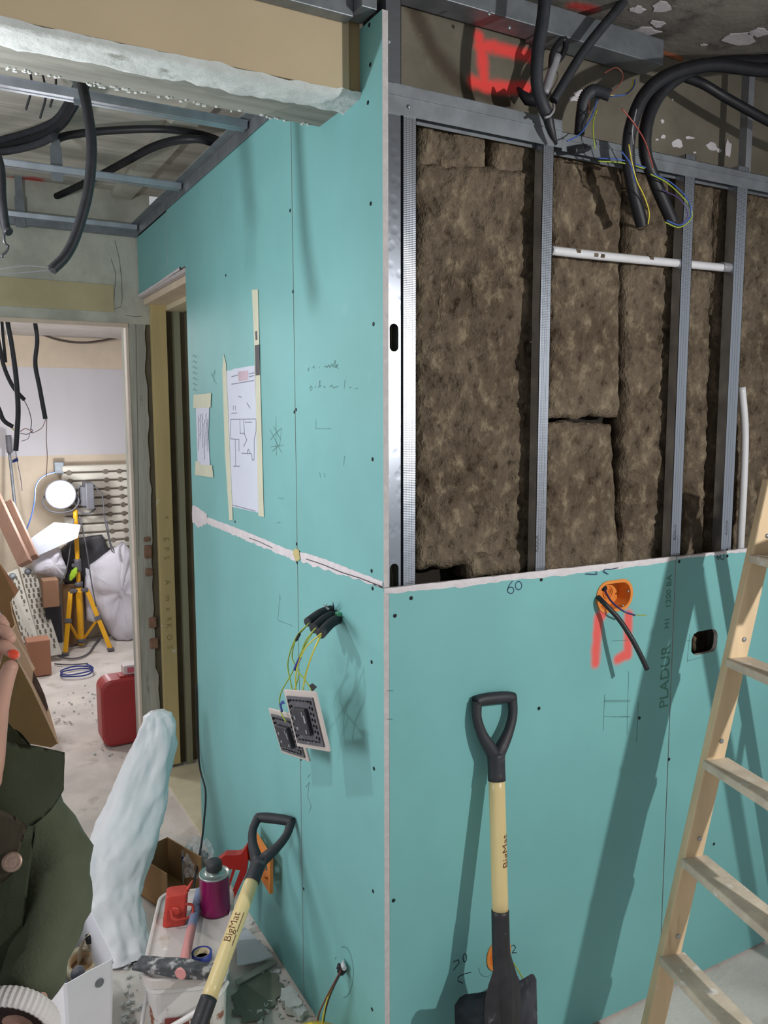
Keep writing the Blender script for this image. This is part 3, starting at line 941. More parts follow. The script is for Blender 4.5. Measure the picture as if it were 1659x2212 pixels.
conduit('thick black conduit of the bundle ending in a coil of thin coloured wires', AY([(2500, 225, 0.02), (2100, 160, 0.01), (1760, 128, -0.02), (1650, 132, -0.025), (1530, 140, -0.03), (1450, 178, -0.035), (1405, 240, -0.04), (1393, 320, -0.04), (1412, 385, -0.04), (1452, 478, -0.03)]), 0.0160,
        [('blue', AY([(1412, 376, -0.07), (1450, 395, -0.07), (1485, 430, -0.065), (1492, 465, -0.06), (1470, 486, -0.055), (1440, 476, -0.05)])),
         ('green', AY([(1405, 376, -0.07), (1445, 398, -0.07), (1486, 440, -0.06), (1494, 470, -0.06), (1468, 491, -0.05), (1436, 480, -0.045)])),
         ('violet', AY([(1430, 410, -0.06), (1468, 430, -0.06), (1486, 465, -0.06), (1466, 486, -0.05), (1440, 480, -0.045)])),
         ('red', AY([(1343, 234, -0.10), (1372, 270, -0.10), (1395, 310, -0.09), (1410, 362, -0.075)])),
         ('grey', AY([(1375, 236, -0.10), (1366, 280, -0.095), (1368, 312, -0.085)])),
         ('blue', AY([(1292, 342, -0.03), (1340, 345, -0.05), (1395, 362, -0.06)])), ('green', AY([(1292, 348, -0.03), (1345, 352, -0.05), (1392, 364, -0.06)]))])
conduit('thinner black conduit leaving the bundle and sloping down to the right', AY([(1480, 166, 0.012), (1520, 182, 0.01), (1570, 212, -0.005), (1660, 262, -0.02), (1760, 315, -0.02), (2000, 420, 0.02), (2300, 500, 0.07)]), 0.0125)
cl = thing('cable_entry', 'black conduit elbow peeping out under the top rail', 'conduit', at(1250, 322, 'y', 0.04))
bm = B(); tube(bm, AY([(1236, 326, 0.0), (1262, 322, 0.02), (1320, 332, 0.05)]), [0.010, 0.012, 0.006], 9); link('elbow', bm, BLACK, cl)
# vertical cables hanging in front of the wool below the rail
# pipes in the studs
p = thing('water_pipe', 'white plastic pipe running level across the wool through the studs', 'pipe', at(1195, 545, 'y', 0.03))
bm = B(); tube(bm, [at(1190, 541, 'y', 0.030), at(1300, 553, 'y', 0.030), at(1580, 580, 'y', 0.030)], 0.0105, 12); link('pipe', bm, WHITEPL, p)
bm = B(); tube(bm, [at(1558, 576, 'y', 0.03), at(1580, 579, 'y', 0.03)], 0.0125, 12); link('pipe_collar', bm, WIRE['grey'], p)
for px, py in ((1288, 551), (1302, 553), (1408, 558), (1250, 543)):
    q = at(px, py, 'y', 0.0205)
    bm = B(); box(bm, (q.x - 0.007, 0.019, q.z - 0.004), (q.x + 0.007, 0.026, q.z + 0.005), 0.002); link('wool_tuft', bm, WOOL, p)
p = thing('flexible_pipe', 'pale translucent pipe standing upright right of the fourth stud', 'pipe', at(1598, 1175, 'y', 0.04))
bm = B(); tube(bm, [at(1602, 836, 'y', 0.04), at(1609, 930, 'y', 0.04), at(1606, 1050, 'y', 0.04), at(1599, 1190, 'y', 0.04), at(1597, 1300, 'y', 0.04)], 0.0105, 12); link('pipe', bm, WHITEPL, p)

# hall conduits under the slab
hb = 'black conduits under the hall slab'
conduit('black conduit hanging down behind the header beam with a wire loop at its end', [at(165, 120, 'y', 0.50)] + AY([(178, 185, 0.48), (190, 245, 0.46), (198, 320, 0.45), (190, 415, 0.44), (165, 505, 0.43), (142, 552, 0.42), (112, 583, 0.41)]), 0.0118,
        [('grey', AY([(110, 578, 0.41), (60, 574, 0.40), (10, 580, 0.40), (-25, 590, 0.40), (0, 592, 0.40), (60, 588, 0.41), (108, 584, 0.41)]), 0.0012)])
conduit('topmost black conduit of the bundle entering at the left edge under the slab', AZ([(-80, 330, 2.53), (0, 305, 2.53), (70, 285, 2.53), (120, 262, 2.535), (150, 222, 2.54), (185, 150, 2.54)]), 0.0135, m=BLACK2, group=hb)
conduit('second black conduit of the bundle at the left edge, just under the topmost', AZ([(-80, 345, 2.495), (0, 322, 2.495), (80, 298, 2.495), (128, 272, 2.495), (160, 225, 2.50), (200, 150, 2.505)]), 0.0135, group=hb)
conduit('lowest black conduit of the left bundle, dusty grey underside', AZ([(-80, 338, 2.462), (20, 326, 2.462), (80, 312, 2.462), (118, 294, 2.462)]), 0.0110, m=BLACK2, group=hb)
conduit('long black conduit arching across to the top of the green wall', AZ([(118, 303, 2.53), (150, 292, 2.53), (240, 282, 2.53), (350, 279, 2.53), (430, 290, 2.53), (480, 308, 2.53), (515, 335, 2.525)]), 0.0125, group=hb)
conduit('black conduit rising from the far slab and bending to the green wall', AZ([(52, 452, 2.53), (120, 425, 2.53), (190, 392, 2.52), (270, 350, 2.50), (330, 318, 2.485), (390, 302, 2.475), (450, 305, 2.472), (500, 335, 2.470)]), 0.0130, group=hb)
conduit('black conduit hanging at the left edge of the hall with a twisted wire end', AY([(-20, 300, 0.62), (0, 360, 0.60), (4, 430, 0.58), (12, 490, 0.57), (20, 502, 0.56)]), 0.0105,
        [('dark', AY([(8, 500, .57), (10, 525, .57), (18, 532, .57), (12, 545, .57), (4, 550, .57), (6, 558, .57)]), 0.003)])
# ceiling grid of the hall
cg = thing('furring_grid', 'grid of steel furring channels hung under the hall slab', 'grid', (0, 1.4, 2.42))
CH = STEEL
for (x0, y0), (x1, y1) in (((0, 190), (560, 272)), ((0, 357), (425, 407)), ((0, 466), (318, 492))):
    a, b = at(x0, y0, 'z', 2.425), at(x1, y1, 'z', 2.425)
    yy = (a.y + b.y) / 2
    bm = B()
    prof = [(-0.030, 0.017), (-0.022, 0.017), (-0.018, 0.0), (-0.006, 0.0), (-0.004, 0.0015), (0.004, 0.0015), (0.006, 0.0), (0.018, 0.0), (0.022, 0.017), (0.030, 0.017), (0.030, 0.0185), (-0.030, 0.0185)]
    prism(bm, prof, 2.19, Matrix(((0, 0, 1, -2.2), (1, 0, 0, yy), (0, 1, 0, 2.417), (0, 0, 0, 1))))
    link('furring_channel', bm, CH, cg)
bm = B(); box(bm, (-2.2, 2.165, 2.395), (0.0, 2.195, 2.43), 0.001); link('edge_track', bm, STEEL_D, cg)
bm = B(); box(bm, (-0.032, 0.31, 2.437), (0.0, 2.165, 2.442)); box(bm, (-0.004, 0.31, 2.40), (-0.0015, 2.165, 2.442)); link('edge_track', bm, STEEL_D, cg)
bm = B(); box(bm, (-0.10, 0.31, 2.55), (-0.02, 2.19, 2.58)); link('slab_edge', bm, CONC_H, cg)
for px, py, z0, z1 in ((170, 217, 2.405, 2.56), (120, 382, 2.39, 2.56), (42, 478, 2.38, 2.56)):
    q = at(px, py, 'z', 2.42)
    yy = {170: at(0, 190, 'z', 2.425), 120: at(0, 357, 'z', 2.425), 42: at(0, 466, 'z', 2.425)}[px].y
    q = at(px, py - 8, 'y', yy)
    bm = B(); box(bm, (q.x - 0.018, yy - 0.033, z0), (q.x + 0.018, yy - 0.031, 2.50)); box(bm, (q.x - 0.014, yy - 0.033, 2.50), (q.x + 0.014, yy - 0.031, 2.58)); box(bm, (q.x - 0.018, yy - 0.033, 2.435), (q.x + 0.018, yy + 0.033, 2.4375))
    link('hanger', bm, STEEL_D, cg)
for px, py, yy in ((62, 230, 0.95), (92, 240, 1.0), (115, 240, 0.9)):
    q = at(px, py, 'y', yy)
    bm = B(); tube(bm, [(q.x, q.y, 2.58), (q.x + 0.01, q.y, 2.50), (q.x - 0.005, q.y + 0.02, 2.44)], 0.003, 6); link('hanger_wire', bm, BLACK, cg)

# ------------------------------------------------------------------ papers and pencil on the left wall
xq = lambda px, py, o=0.0008: at(px, py, 'x', -o)


def quad(bm, pts, o=0.0008, th=0.0):
    vs = [bm.verts.new(xq(x, y, o)) for x, y in pts]
    f = bm.faces.new(vs)
    return f


PAPER = mat('white_paper', (208, 214, 230), 0.7, var=0.02)
TAPE = mat('masking_tape', (206, 208, 186), 0.7, var=0.04)
INK = mat('plan_ink', (128, 130, 150), 0.8)
def sheet(name, pts, m, parent, o, th=0.0006):
    bm = B()
    a = [bm.verts.new(xq(x, y, o)) for x, y in pts]
    b = [bm.verts.new(xq(x, y, max(o - th, 0.0001))) for x, y in pts]
    bm.faces.new(a); bm.faces.new(b[::-1])
    for i in range(len(a)):
        bm.faces.new((a[i], a[(i + 1) % len(a)], b[(i + 1) % len(a)], b[i]))
    return link(name, bm, m, parent)


pl = thing('floor_plan', 'large white floor plan sheet taped up in the middle of the green wall', 'paper', xq(530, 1105))
sheet('paper', [(487, 801), (500, 800), (504, 797), (550, 789), (560, 1108), (498, 1094)], PAPER, pl, 0.0010)
sheet('tape', [(483, 765), (488, 785), (503, 1123), (495, 1124), (486, 980), (480, 800)], TAPE, pl, 0.0018)
sheet('tape', [(544, 626), (557, 625), (560, 740), (570, 1117), (558, 1114), (551, 800), (548, 720)], TAPE, pl, 0.0018)
sheet('dark_label', [(550, 746), (560, 744), (561, 810), (552, 811)], mat('dark_label', (58, 56, 62), 0.6), pl, 0.0024)
sheet('dark_label', [(551, 716), (555, 715), (556, 734), (552, 735)], bpy.data.materials['dark_label'], pl, 0.0022)
sheet('pink_stamp', [(514, 803), (536, 800), (536, 821), (515, 824)], mat('pink_stamp', (196, 176, 188), 0.8), pl, 0.0014)
ins = [[(498, 906), (553, 905), (553, 932), (549, 948), (549, 992)], [(498, 906), (498, 948), (516, 949)], [(508, 949), (509, 1008)], [(504, 1007), (518, 1007)], [(518, 907), (519, 938)], [(526, 907), (528, 936), (518, 936)],
       [(522, 979), (543, 980), (545, 994), (549, 993)], [(529, 912), (544, 912)], [(516, 949), (516, 975)], [(527, 936), (533, 950), (526, 965)], [(534, 978), (536, 970), (540, 978)], [(500, 830), (548, 822)], [(500, 814), (513, 810)], [(538, 808), (549, 805)], [(538, 814), (549, 811)],
       [(515, 856), (522, 858)], [(500, 893), (512, 892)], [(504, 876), (504, 886)], [(508, 876), (509, 886)], [(533, 870), (540, 882)], [(502, 1091), (552, 1104)]]
bm = B(); ribbons(bm, [[xq(x, y, 0.0016) for x, y in l] for l in ins], 0.0022, (-1, 0, 0)); link('plan_lines', bm, INK, pl)
nt = thing('note_sheet', 'small narrow handwritten note taped beside the doorway', 'paper', xq(440, 1030))
sheet('paper', [(423, 878), (452, 879), (450, 940), (454, 1010), (427, 1005)], PAPER, nt, 0.0022)
sheet('tape', [(418, 853), (456, 849), (455, 880), (417, 882)], TAPE, nt, 0.0030)
sheet('tape', [(422, 997), (428, 996), (434, 1004), (458, 1005), (461, 1032), (421, 1026)], TAPE, nt, 0.0030)
bm = B(); ribbons(bm, [[xq(x + 1.2 * random.uniform(-1, 1), y, 0.0029) for y in range(890 + random.randint(0, 20), random.randint(940, 1000), 5)] for x in (429, 433, 437, 441, 445, 448)], 0.0030, (-1, 0, 0)); link('handwriting', bm, mat('note_ink', (150, 148, 172), 0.8), nt)


def scribble(x, y, n, w, h, sd):
    r = random.Random(sd)
    return [[(x + i * w / n + r.uniform(-1, 1) * w / n * .6, y + r.uniform(-h, h) * (0.5 if i % 3 else 1)) for i in range(n)]]


sc = []
sc += [[(664, 800), (667, 794), (666, 803)], [(675, 795), (677, 790), (679, 796)], [(689, 792), (690, 795)], [(700, 793), (703, 790), (706, 794), (710, 788), (712, 794), (717, 786), (719, 793), (724, 778), (723, 794), (729, 787), (726, 793), (731, 796)]]
sc += [[(668, 840), (672, 833), (674, 838), (670, 845)], [(680, 834), (682, 837)], [(688, 838), (691, 822), (690, 836), (693, 832)], [(698, 834), (702, 838)], [(712, 836), (716, 832), (720, 838), (726, 836), (730, 834)], [(745, 820), (743, 840)], [(754, 838), (758, 836)], [(766, 840), (772, 838)]]
sc += [[(596, 900), (597, 985)], [(584, 950), (596, 935), (608, 925), (604, 960), (588, 975)], [(590, 920), (606, 950)], [(583, 928), (608, 978)], [(585, 965), (612, 962)], [(455, 805), (468, 830)], [(460, 812), (466, 800)], [(463, 798), (462, 830)], [(640, 1215), (640, 1216)]]
sc += [[(604, 1290), (600, 1340), (633, 1352)], [(603, 1282), (606, 1295)], [(660, 1700), (668, 1690), (664, 1720), (672, 1740), (668, 1755)], [(664, 1680), (670, 1672)], [(682, 906), (682, 926), (715, 926)], [(744, 985), (742, 1005)], [(690, 1020), (692, 1032)], [(700, 1022), (702, 1032)], [(600, 1075), (612, 1078)], [(598, 1130), (606, 1128)]]
for y in range(770, 850, 12):
    sc.append([(416, y), (419, y - 3), (422, y + 2), (426, y)])
bm = B(); ribbons(bm, [[xq(x, y, 0.0006) for x, y in l] for l in sc], 0.0014, (-1, 0, 0)); link('pencil_line', bm, mat('pencil_faint', (108, 146, 144), 0.9), wl)
bm = B(); ribbons(bm, [[xq(x, y, 0.0006) for x, y in l] for l in (arc(742, 2100, 21, 55, -100, 90, 24), [(724, 2072), (726, 2066)])], 0.0014, (-1, 0, 0)); link('pencil_line', bm, PENCIL, wl)

# ------------------------------------------------------------------ conduits and switch plates hanging on the left wall
sw = thing('switch_conduits', 'three short black corrugated conduits poking out of the green wall with earth wires', 'conduit', xl(730, 1335))
W0 = V((0, 0, 0))
ends = []
for (bx, by), (ex, ey) in (((722, 1316), (664, 1345)), ((728, 1326), (678, 1358)), ((737, 1334), (692, 1370))):
    a = at(bx, by, 'x', 0.010)
    b = at(ex, ey, 'x', -0.085)
    bm = B(); tube(bm, [a, a.lerp(b, 0.5) + V((0, 0, 0.006)), b], 0.0120, 12, 0.16, 0.0052); link('sleeve', bm, BLACK2, sw)
    ends.append(b)
DX = -0.11
XD = lambda pts, x0=DX: [at(p[0], p[1], 'x', p[2] if len(p) > 2 else x0) for p in pts]
wires = [('green', [(668, 1346, -.09), (640, 1376), (622, 1430), (628, 1475), (640, 1520), (648, 1545)]), ('green', [(666, 1348, -.09), (640, 1380), (631, 1420), (645, 1455), (634, 1500), (630, 1540)]),
         ('green', [(682, 1356, -.09), (660, 1385), (648, 1420), (630, 1455), (606, 1500), (606, 1535), (618, 1560)]), ('green', [(680, 1358, -.09), (656, 1400), (640, 1440), (660, 1470), (672, 1490), (677, 1515)]),
         ('yellow', [(694, 1368, -.09), (660, 1400), (640, 1450), (640, 1500), (645, 1545), (662, 1556)]), ('yellow', [(692, 1372, -.09), (676, 1410), (660, 1460), (652, 1510), (648, 1535)]), ('green', [(694, 1372, -.09), (672, 1420), (657, 1470), (657, 1515), (666, 1538)])]
for k, w in wires:
    bm = B(); tube(bm, XD(w), 0.0016, 6, step=0.006); link('wire', bm, WIRE[k], sw)
BLUET = mat('blue_tape', (44, 62, 140), 0.5)
for pts, r, m in (([(648, 1421), (642, 1434), (637, 1446)], 0.0040, BLUET), ([(647, 1370), (640, 1383)], 0.0034, BLACK), ([(605, 1520), (609, 1538)], 0.0030, BLUET)):
    bm = B(); tube(bm, XD(pts), r, 8); link('wire_tape', bm, m, sw)
for pts, m in (([(666, 1482), (674, 1476), (684, 1484), (674, 1494)], BLACK), ([(606, 1516), (611, 1513), (615, 1520), (608, 1522)], BLUET)):
    bm = B(); a = [bm.verts.new(q) for q in XD(pts)]; b = [bm.verts.new(q + V((0.0012, 0, 0))) for q in XD(pts)]
    bm.faces.new(a); bm.faces.new(b[::-1]); [bm.faces.new((a[i], a[(i + 1) % 4], b[(i + 1) % 4], b[i])) for i in range(4)]
    link('tape_flag', bm, m, sw)
bm = B(); tube(bm, XD([(719, 1322, -0.003), (720, 1310, -0.012), (719, 1300, -0.02)]), [0.004, 0.002, 0.0004], 6); link('paper_tear', bm, BLACK2, sw)
bm = B(); tube(bm, XD([(710, 1318, -0.03), (703, 1310, -0.035), (706, 1306, -0.04)]), 0.0015, 5); tube(bm, XD([(712, 1316, -0.03), (698, 1306, -0.035)]), 0.0012, 5); link('paper_tear', bm, WIRE['grey'], sw)
bm = B(); box(bm, xl(736, 1327) + V((-0.012, -0.008, -0.004)), xl(736, 1327) + V((0.0, 0.008, 0.006)), 0.002); link('cable_clip', bm, mat('green_clip', (90, 170, 130), 0.5), sw)

PLGREY = mat('plate_back_grey', (92, 92, 98), 0.5, var=0.2, scale=60)
PLDARK = mat('plate_back_dark', (52, 52, 58), 0.5, var=0.2, scale=60)
CREAMPL = mat('cream_plastic', (196, 186, 180), 0.4, var=0.04)


def switch_plate(label, corners, x):
    c = [at(px, py, 'x', xx) for (px, py), xx in zip(corners, x)]
    o = (c[0] + c[1] + c[2] + c[3]) / 4
    ax = ((c[1] - c[0]) + (c[2] - c[3])).normalized()
    ay = ((c[0] - c[3]) + (c[1] - c[2]))
    M = frame_m(o, ax, ay)
    S = ((c[1] - c[0]).length + (c[3] - c[2]).length) / 2
    T = ((c[0] - c[3]).length + (c[1] - c[2]).length) / 2
    S = T = (S + T) / 2
    th = thing('switch_plate', label, 'switch', tuple(o), 'switch plates hanging by their wires')
    h = S / 2
    bm = B(); box(bm, (-h, -h, -0.006), (h, h, 0.0), 0.002, M); link('cover', bm, CREAMPL, th)
    bm = B(); box(bm, (-h * .82, -h * .84, 0.0), (h * .82, h * .80, 0.004), 0.001, M); link('frame_plate', bm, PLGREY, th)
    bm = B(); box(bm, (-h * .42, -h * .45, 0.004), (h * .40, h * .45, 0.016), 0.002, M); link('mechanism', bm, PLDARK, th)
    rr = random.Random(len(label))
    bm = B()
    for s in (-1, 1):
        for k in range(7):
            v = -h * .62 + k * h * .2
            box(bm, (s * h * .70 - 0.0016, v, 0.004), (s * h * .70 + 0.0016, v + h * .11, 0.0062), 0, M)
            box(bm, (v, s * h * .68 - 0.0012, 0.004), (v + h * .11, s * h * .68 + 0.0012, 0.0062), 0, M)
            box(bm, (s * h * .56 - 0.0008, v + h * .05, 0.004), (s * h * .56 + 0.0008, v + h * .13, 0.0065), 0, M)
    link('clip_teeth', bm, DARK, th)
    bm = B()
    for u, v, w_, g_ in ((-.2, .12, .07, .10), (-.18, -.18, .09, .08), (.28, .1, .05, .22), (.24, -.25, .06, .1), (.22, .24, .04, .12), (-.02, -.62, .12, .03), (.3, -.58, .1, .03)):
        box(bm, ((u - w_ / 2) * h * 1.2, (v - g_ / 2) * h * 1.2, 0.004), ((u + w_ / 2) * h * 1.2, (v + g_ / 2) * h * 1.2, 0.0175 if abs(v) < .4 else 0.0055), 0.0006, M)
    link('terminal', bm, STEEL, th)
    return th


switch_plate('square switch plate seen from behind, nearer one hanging in front', [(634, 1514), (711, 1520), (690, 1599), (611, 1586)], (-.125, -.10, -.10, -.125))
switch_plate('square switch plate hanging lower, half hidden behind the other', [(602, 1556), (668, 1577), (651, 1618), (575, 1597)], (-.10, -.07, -.07, -.10))

lc = thing('wall_cable', 'short black conduit low on the green wall with a cable bending down', 'conduit', xl(740, 2090))
bm = B(); tube(bm, XD([(745, 2084, 0.01), (737, 2098, -0.02)]), 0.0105, 10, 0.16, 0.005); link('sleeve', bm, BLACK, lc)
bm = B(); tube(bm, XD([(734, 2082, -0.005), (731, 2094, -0.012)]), 0.006, 8); link('sleeve', bm, BLACK, lc)
bm = B(); tube(bm, XD([(743, 2072, -0.001), (741, 2084, -0.012), (744, 2092, -0.016)]), [0.001, 0.006, 0.006], 7); link('paper_tear', bm, WHITEPL, lc)
for k, pts in (('brown', [(737, 2095, -.02), (718, 2130, -.05), (700, 2165, -.06), (688, 2195, -.07), (684, 2230, -.07)]), ('dark', [(738, 2098, -.02), (722, 2130, -.05), (708, 2165, -.06), (700, 2200, -.06), (698, 2235, -.06)]), ('yellow', [(736, 2100, -.02), (714, 2140, -.05), (703, 2175, -.06), (697, 2205, -.07), (696, 2240, -.07)])):
    bm = B(); tube(bm, XD(pts), 0.0020, 6, step=.006); link('wire', bm, WIRE[k], lc)

# ------------------------------------------------------------------ outlet boxes in the right boards
ORANGE = mat('orange_box_plastic', (226, 140, 62), 0.45, var=0.06, scale=20)


def outlet(label, c, w, h, r, group=None):
    th = thing('outlet_box', label, 'box', (c.x, 0, c.z))
    bm = B()
    lo = rrect(c.x, c.z, w - .003, h - .003, r - .0015, 8)
    li = rrect(c.x, c.z, w - .008, h - .008, r - .004, 8)
    lr = rrect(c.x, c.z, w + .008, h + .008, r + .004, 8)
    rings = []
    for lp_, y in ((lr, -0.0003), (lr, -0.0028), (li, -0.0028), (li, 0.040), (lo, 0.042), (lo, -0.0003)):
        rings.append([bm.verts.new((x, y, z)) for x, z in lp_])
    n = len(lo)
    for a, b in zip(rings, rings[1:]):
        for k in range(n):
            bm.faces.new((a[k], a[(k + 1) % n], b[(k + 1) % n], b[k]))
    bm.faces.new(rings[3])
    bm.faces.new(rings[4])
    link('shell', bm, ORANGE, th)
    return th


ob = outlet('orange double outlet box set in the right board above the red spray mark', BX, 0.116, 0.074, 0.034)
for r_ in (0.016, 0.010, 0.005):
    bm = B()
    cpt = V((BX.x + 0.016, 0.038, BX.z + 0.0))
    tube(bm, [cpt + V((r_ * cos(a * pi / 8), 0, r_ * sin(a * pi / 8))) for a in range(17)], 0.0011, 5, step=0.003, caps=False); link('knockout_ring', bm, ORANGE, ob)
for dx, dz in ((-.03, .032), (.028, .033), (.033, -.03), (.05, .006)):
    bm = B(); lathe(bm, [(0.003, 0), (0.003, 0.003), (0.0015, 0.004)], Matrix.Translation((BX.x + dx, 0.004, BX.z + dz)) @ ROT_R, 8); link('screw', bm, STEEL, ob)
oc = thing('outlet_cable', 'thick black cable hanging out of the orange double outlet box', 'cable', at(1395, 1443, 'y', -0.10))
bm = B(); tube(bm, AY([(1284, 1282, 0.03), (1300, 1298, -0.02), (1335, 1335, -0.05), (1362, 1375, -0.075), (1382, 1412, -0.09), (1398, 1446, -0.10)]), 0.0064, 10, step=.008); link('cable', bm, BLACK, oc)
bm = B(); tube(bm, AY([(1300, 1266, 0.035), (1306, 1272, 0.02)]), 0.008, 8); link('cable_head', bm, BLACK, oc)
bm = B(); tube(bm, AY([(1305, 1272, 0.02), (1320, 1298, -0.02), (1345, 1319, -0.05), (1371, 1329, -0.06)]), 0.0026, 7); link('wire', bm, WIRE['violet'], oc)
bm = B(); tube(bm, AY([(1371, 1328, -0.06), (1384, 1329, -0.065), (1396, 1329, -0.07)]), 0.0014, 6); link('wire', bm, WIRE['green'], oc)
ob2 = outlet('round orange outlet box low on the right board behind the shovel', BX2, 0.064, 0.072, 0.031)
for k, pts in (('green', [(1090, 2060, 0.02), (1112, 2085, -0.03), (1130, 2115, -0.045), (1147, 2150, -0.05), (1150, 2200, -0.05)]), ('violet', [(1090, 2066, 0.02), (1108, 2095, -0.03), (1122, 2122, -0.04), (1132, 2150, -0.045), (1136, 2200, -0.045)]), ('dark', [(1090, 2070, 0.02), (1104, 2100, -0.02), (1114, 2130, -0.03), (1119, 2155, -0.035), (1122, 2200, -0.035)])):
    bm = B(); tube(bm, AY(pts), 0.0018 if k != 'violet' else 0.003, 6); link('wire', bm, WIRE[k], ob2)

# ------------------------------------------------------------------ shovels
HANDLE = mat('black_rubber_grip', (42, 44, 50), 0.55, var=0.15, scale=20, stains=(((104, 104, 110), 14, 0.56, 0.76),), bump=0.05)
ASH = mat('varnished_ash', (216, 196, 142), 0.35, var=0.07, scale=12, stretch=(3, 3, 0.25))
BLADE = mat('dusty_black_steel', (124, 122, 130), 0.6, 0.0, var=0.2, scale=30, stains=(((150, 148, 152), 38, 0.56, 0.68), ((108, 106, 112), 12, 0.45, 0.65)))
SOCK = mat('black_steel_socket', (40, 40, 44), 0.5, 0.1, var=0.2, scale=40, stains=(((112, 110, 114), 26, 0.64, 0.74),))
BURN = mat('burnt_print', (104, 66, 40), 0.7)


def shovel_parts(th, textdir):
    # origin at the blade tip, +z along the shaft, width along x, back of the blade towards -y
    bm = B()
    nx, nz_ = 20, 16
    G = []
    for i in range(nx + 1):
        row = []
        for j in range(nz_ + 1):
            u, v = i / nx * 2 - 1, j / nz_
            hw = 0.112 + 0.003 * v
            z = 0.345 * v
            if v > 0.9:
                c = max(0, abs(u) - 0.80) / 0.20
                z -= 0.022 * c * c * (v - 0.9) / 0.1
            if v < 0.3:
                z += 0.012 * u * u * (0.3 - v)
            y = 0.026 * u * u - 0.004
            y -= 0.016 * math.exp(-(u / 0.16) ** 2) * max(0.0, min(1, (v - 0.25) / 0.5))
            row.append(bm.verts.new((u * hw, y, z)))
        G.append(row)
    for i in range(nx):
        for j in range(nz_):
            bm.faces.new((G[i][j], G[i + 1][j], G[i + 1][j + 1], G[i][j + 1]))
    r = bmesh.ops.solidify(bm, geom=bm.faces[:], thickness=0.002)
    link('blade', bm, BLADE, th, local=True)
    bm = B()
    tube(bm, [(0, -0.010, 0.20), (0, -0.012, 0.30), (0, -0.006, 0.36), (0, 0, 0.42), (0, 0, 0.512)], [0.003, 0.018, 0.022, 0.0205, 0.0202], 14, step=0.01)
    # shoulders flaring from the socket onto the blade
    F_ = [(.44, .0150, -.004), (.415, .0200, -.004), (.385, .0300, -.003), (.360, .0400, .0), (.335, .0480, .002), (.30, .0520, .003), (.26, .0500, .003), (.22, .040, .0)]
    for s in (-1, 1):
        rows = [(bm.verts.new((0, -.0205, z)), bm.verts.new((s * w * .55, -.0150, z)), bm.verts.new((s * w, y - .004, z))) for z, w, y in F_]
        for a, b in zip(rows, rows[1:]):
            for k in (0, 1):
                f = bm.faces.new((a[k], a[k + 1], b[k + 1], b[k]) if s > 0 else (b[k], b[k + 1], a[k + 1], a[k]))
                f.smooth = True
    link('socket', bm, SOCK, th, local=True)
    bm = B(); tube(bm, [(0, 0, 0.50), (0, 0, 0.66), (0, 0, 0.815)], 0.0188, 18, step=0.04); link('shaft', bm, ASH, th, local=True)
    # D handle
    bm = B()
    tube(bm, [(0, 0, 0.80), (0, 0, 0.835), (0, 0, 0.862)], [0.0212, 0.0205, 0.0215], 14, step=0.01)
    for s in (-1, 1):
        tube(bm, [(0, 0, 0.845), (s * 0.012, 0, 0.868), (s * 0.036, 0, 0.905), (s * 0.0505, 0, 0.945), (s * 0.0500, 0, 0.985)], [0.017, 0.0155, 0.0125, 0.0115, 0.0125], 12, step=0.006)
    tube(bm, [(-0.055, 0, 0.983), (-0.03, 0, 0.987), (0.03, 0, 0.987), (0.055, 0, 0.983)], [0.013, 0.0145, 0.0145, 0.013], 14, step=0.006)
    for v in bm.verts:
        v.co.y *= 0.92
    link('handle', bm, HANDLE, th, local=True)
    # burnt lettering running up the shaft, wrapped on its round
    R_ = 0.01885

    def wrap(a0):
        def f(c):
            a = c.y / R_
            ang = a0 + a
            rr = R_ + c.z
            return V((rr * sin(ang), -rr * cos(ang), c.x))
        return f
    return wrap


def build_text(th, wrap, zc, a0, flip):
    me_o = text('printed_lettering', 'BigMat', 0.027, BURN, None, Matrix.Identity(4), wrap=lambda c: wrap(V((c.x * flip + zc, -c.y * flip, c.z))), thick=0.0002)
    me_o.parent = th
    bm = B()
    for i in range(24):
        for k in range(1):
            u0, u1 = -0.042 + 0.084 * i / 24, -0.042 + 0.084 * (i + 1) / 24
            if 7 < i < 10:
                continue
            vs = [bm.verts.new(wrap(V((u * flip + zc, -v * flip, 0.0003)))) for u, v in ((u0, -0.0155), (u1, -0.0155), (u1, -0.0175), (u0, -0.0175))]
            bm.faces.new(vs)
    link('printed_line', bm, BURN, th, local=True)


def place(th, tip, top, width):
    tip, top = V(tip), V(top)
    z = (top - tip).normalized()
    x = V(width)
    x = (x - z * x.dot(z)).normalized()
    y = z.cross(x)
    th.matrix_world = Matrix(((x.x, y.x, z.x, tip.x), (x.y, y.y, z.y, tip.y), (x.z, y.z, z.z, tip.z), (0, 0, 0, 1)))


s1 = thing('shovel', 'long-handled shovel leaning upright against the right green board', 'shovel', group='shovels with black handles')
wrp = shovel_parts(s1, 1)
build_text(s1, wrp(radians(24)), 0.645, 0, 1)
place(s1, (0.206, -0.186, 0.004), (0.287, -0.012, 0.985), (1, 0, 0.02))
s2 = copy_tree(s1)
s2['label'] = 'shovel tilted against the left green wall across the white bucket'
for c_ in list(s2.children):
    if c_.name.startswith('printed'):
        bpy.data.objects.remove(c_)
build_text(s2, wrp(radians(2)), 0.672, 0, 1)
place(s2, (-0.640, -0.075, 0.022), (-0.048, 0.545, 0.510), (0.80, -0.58, 0.10))

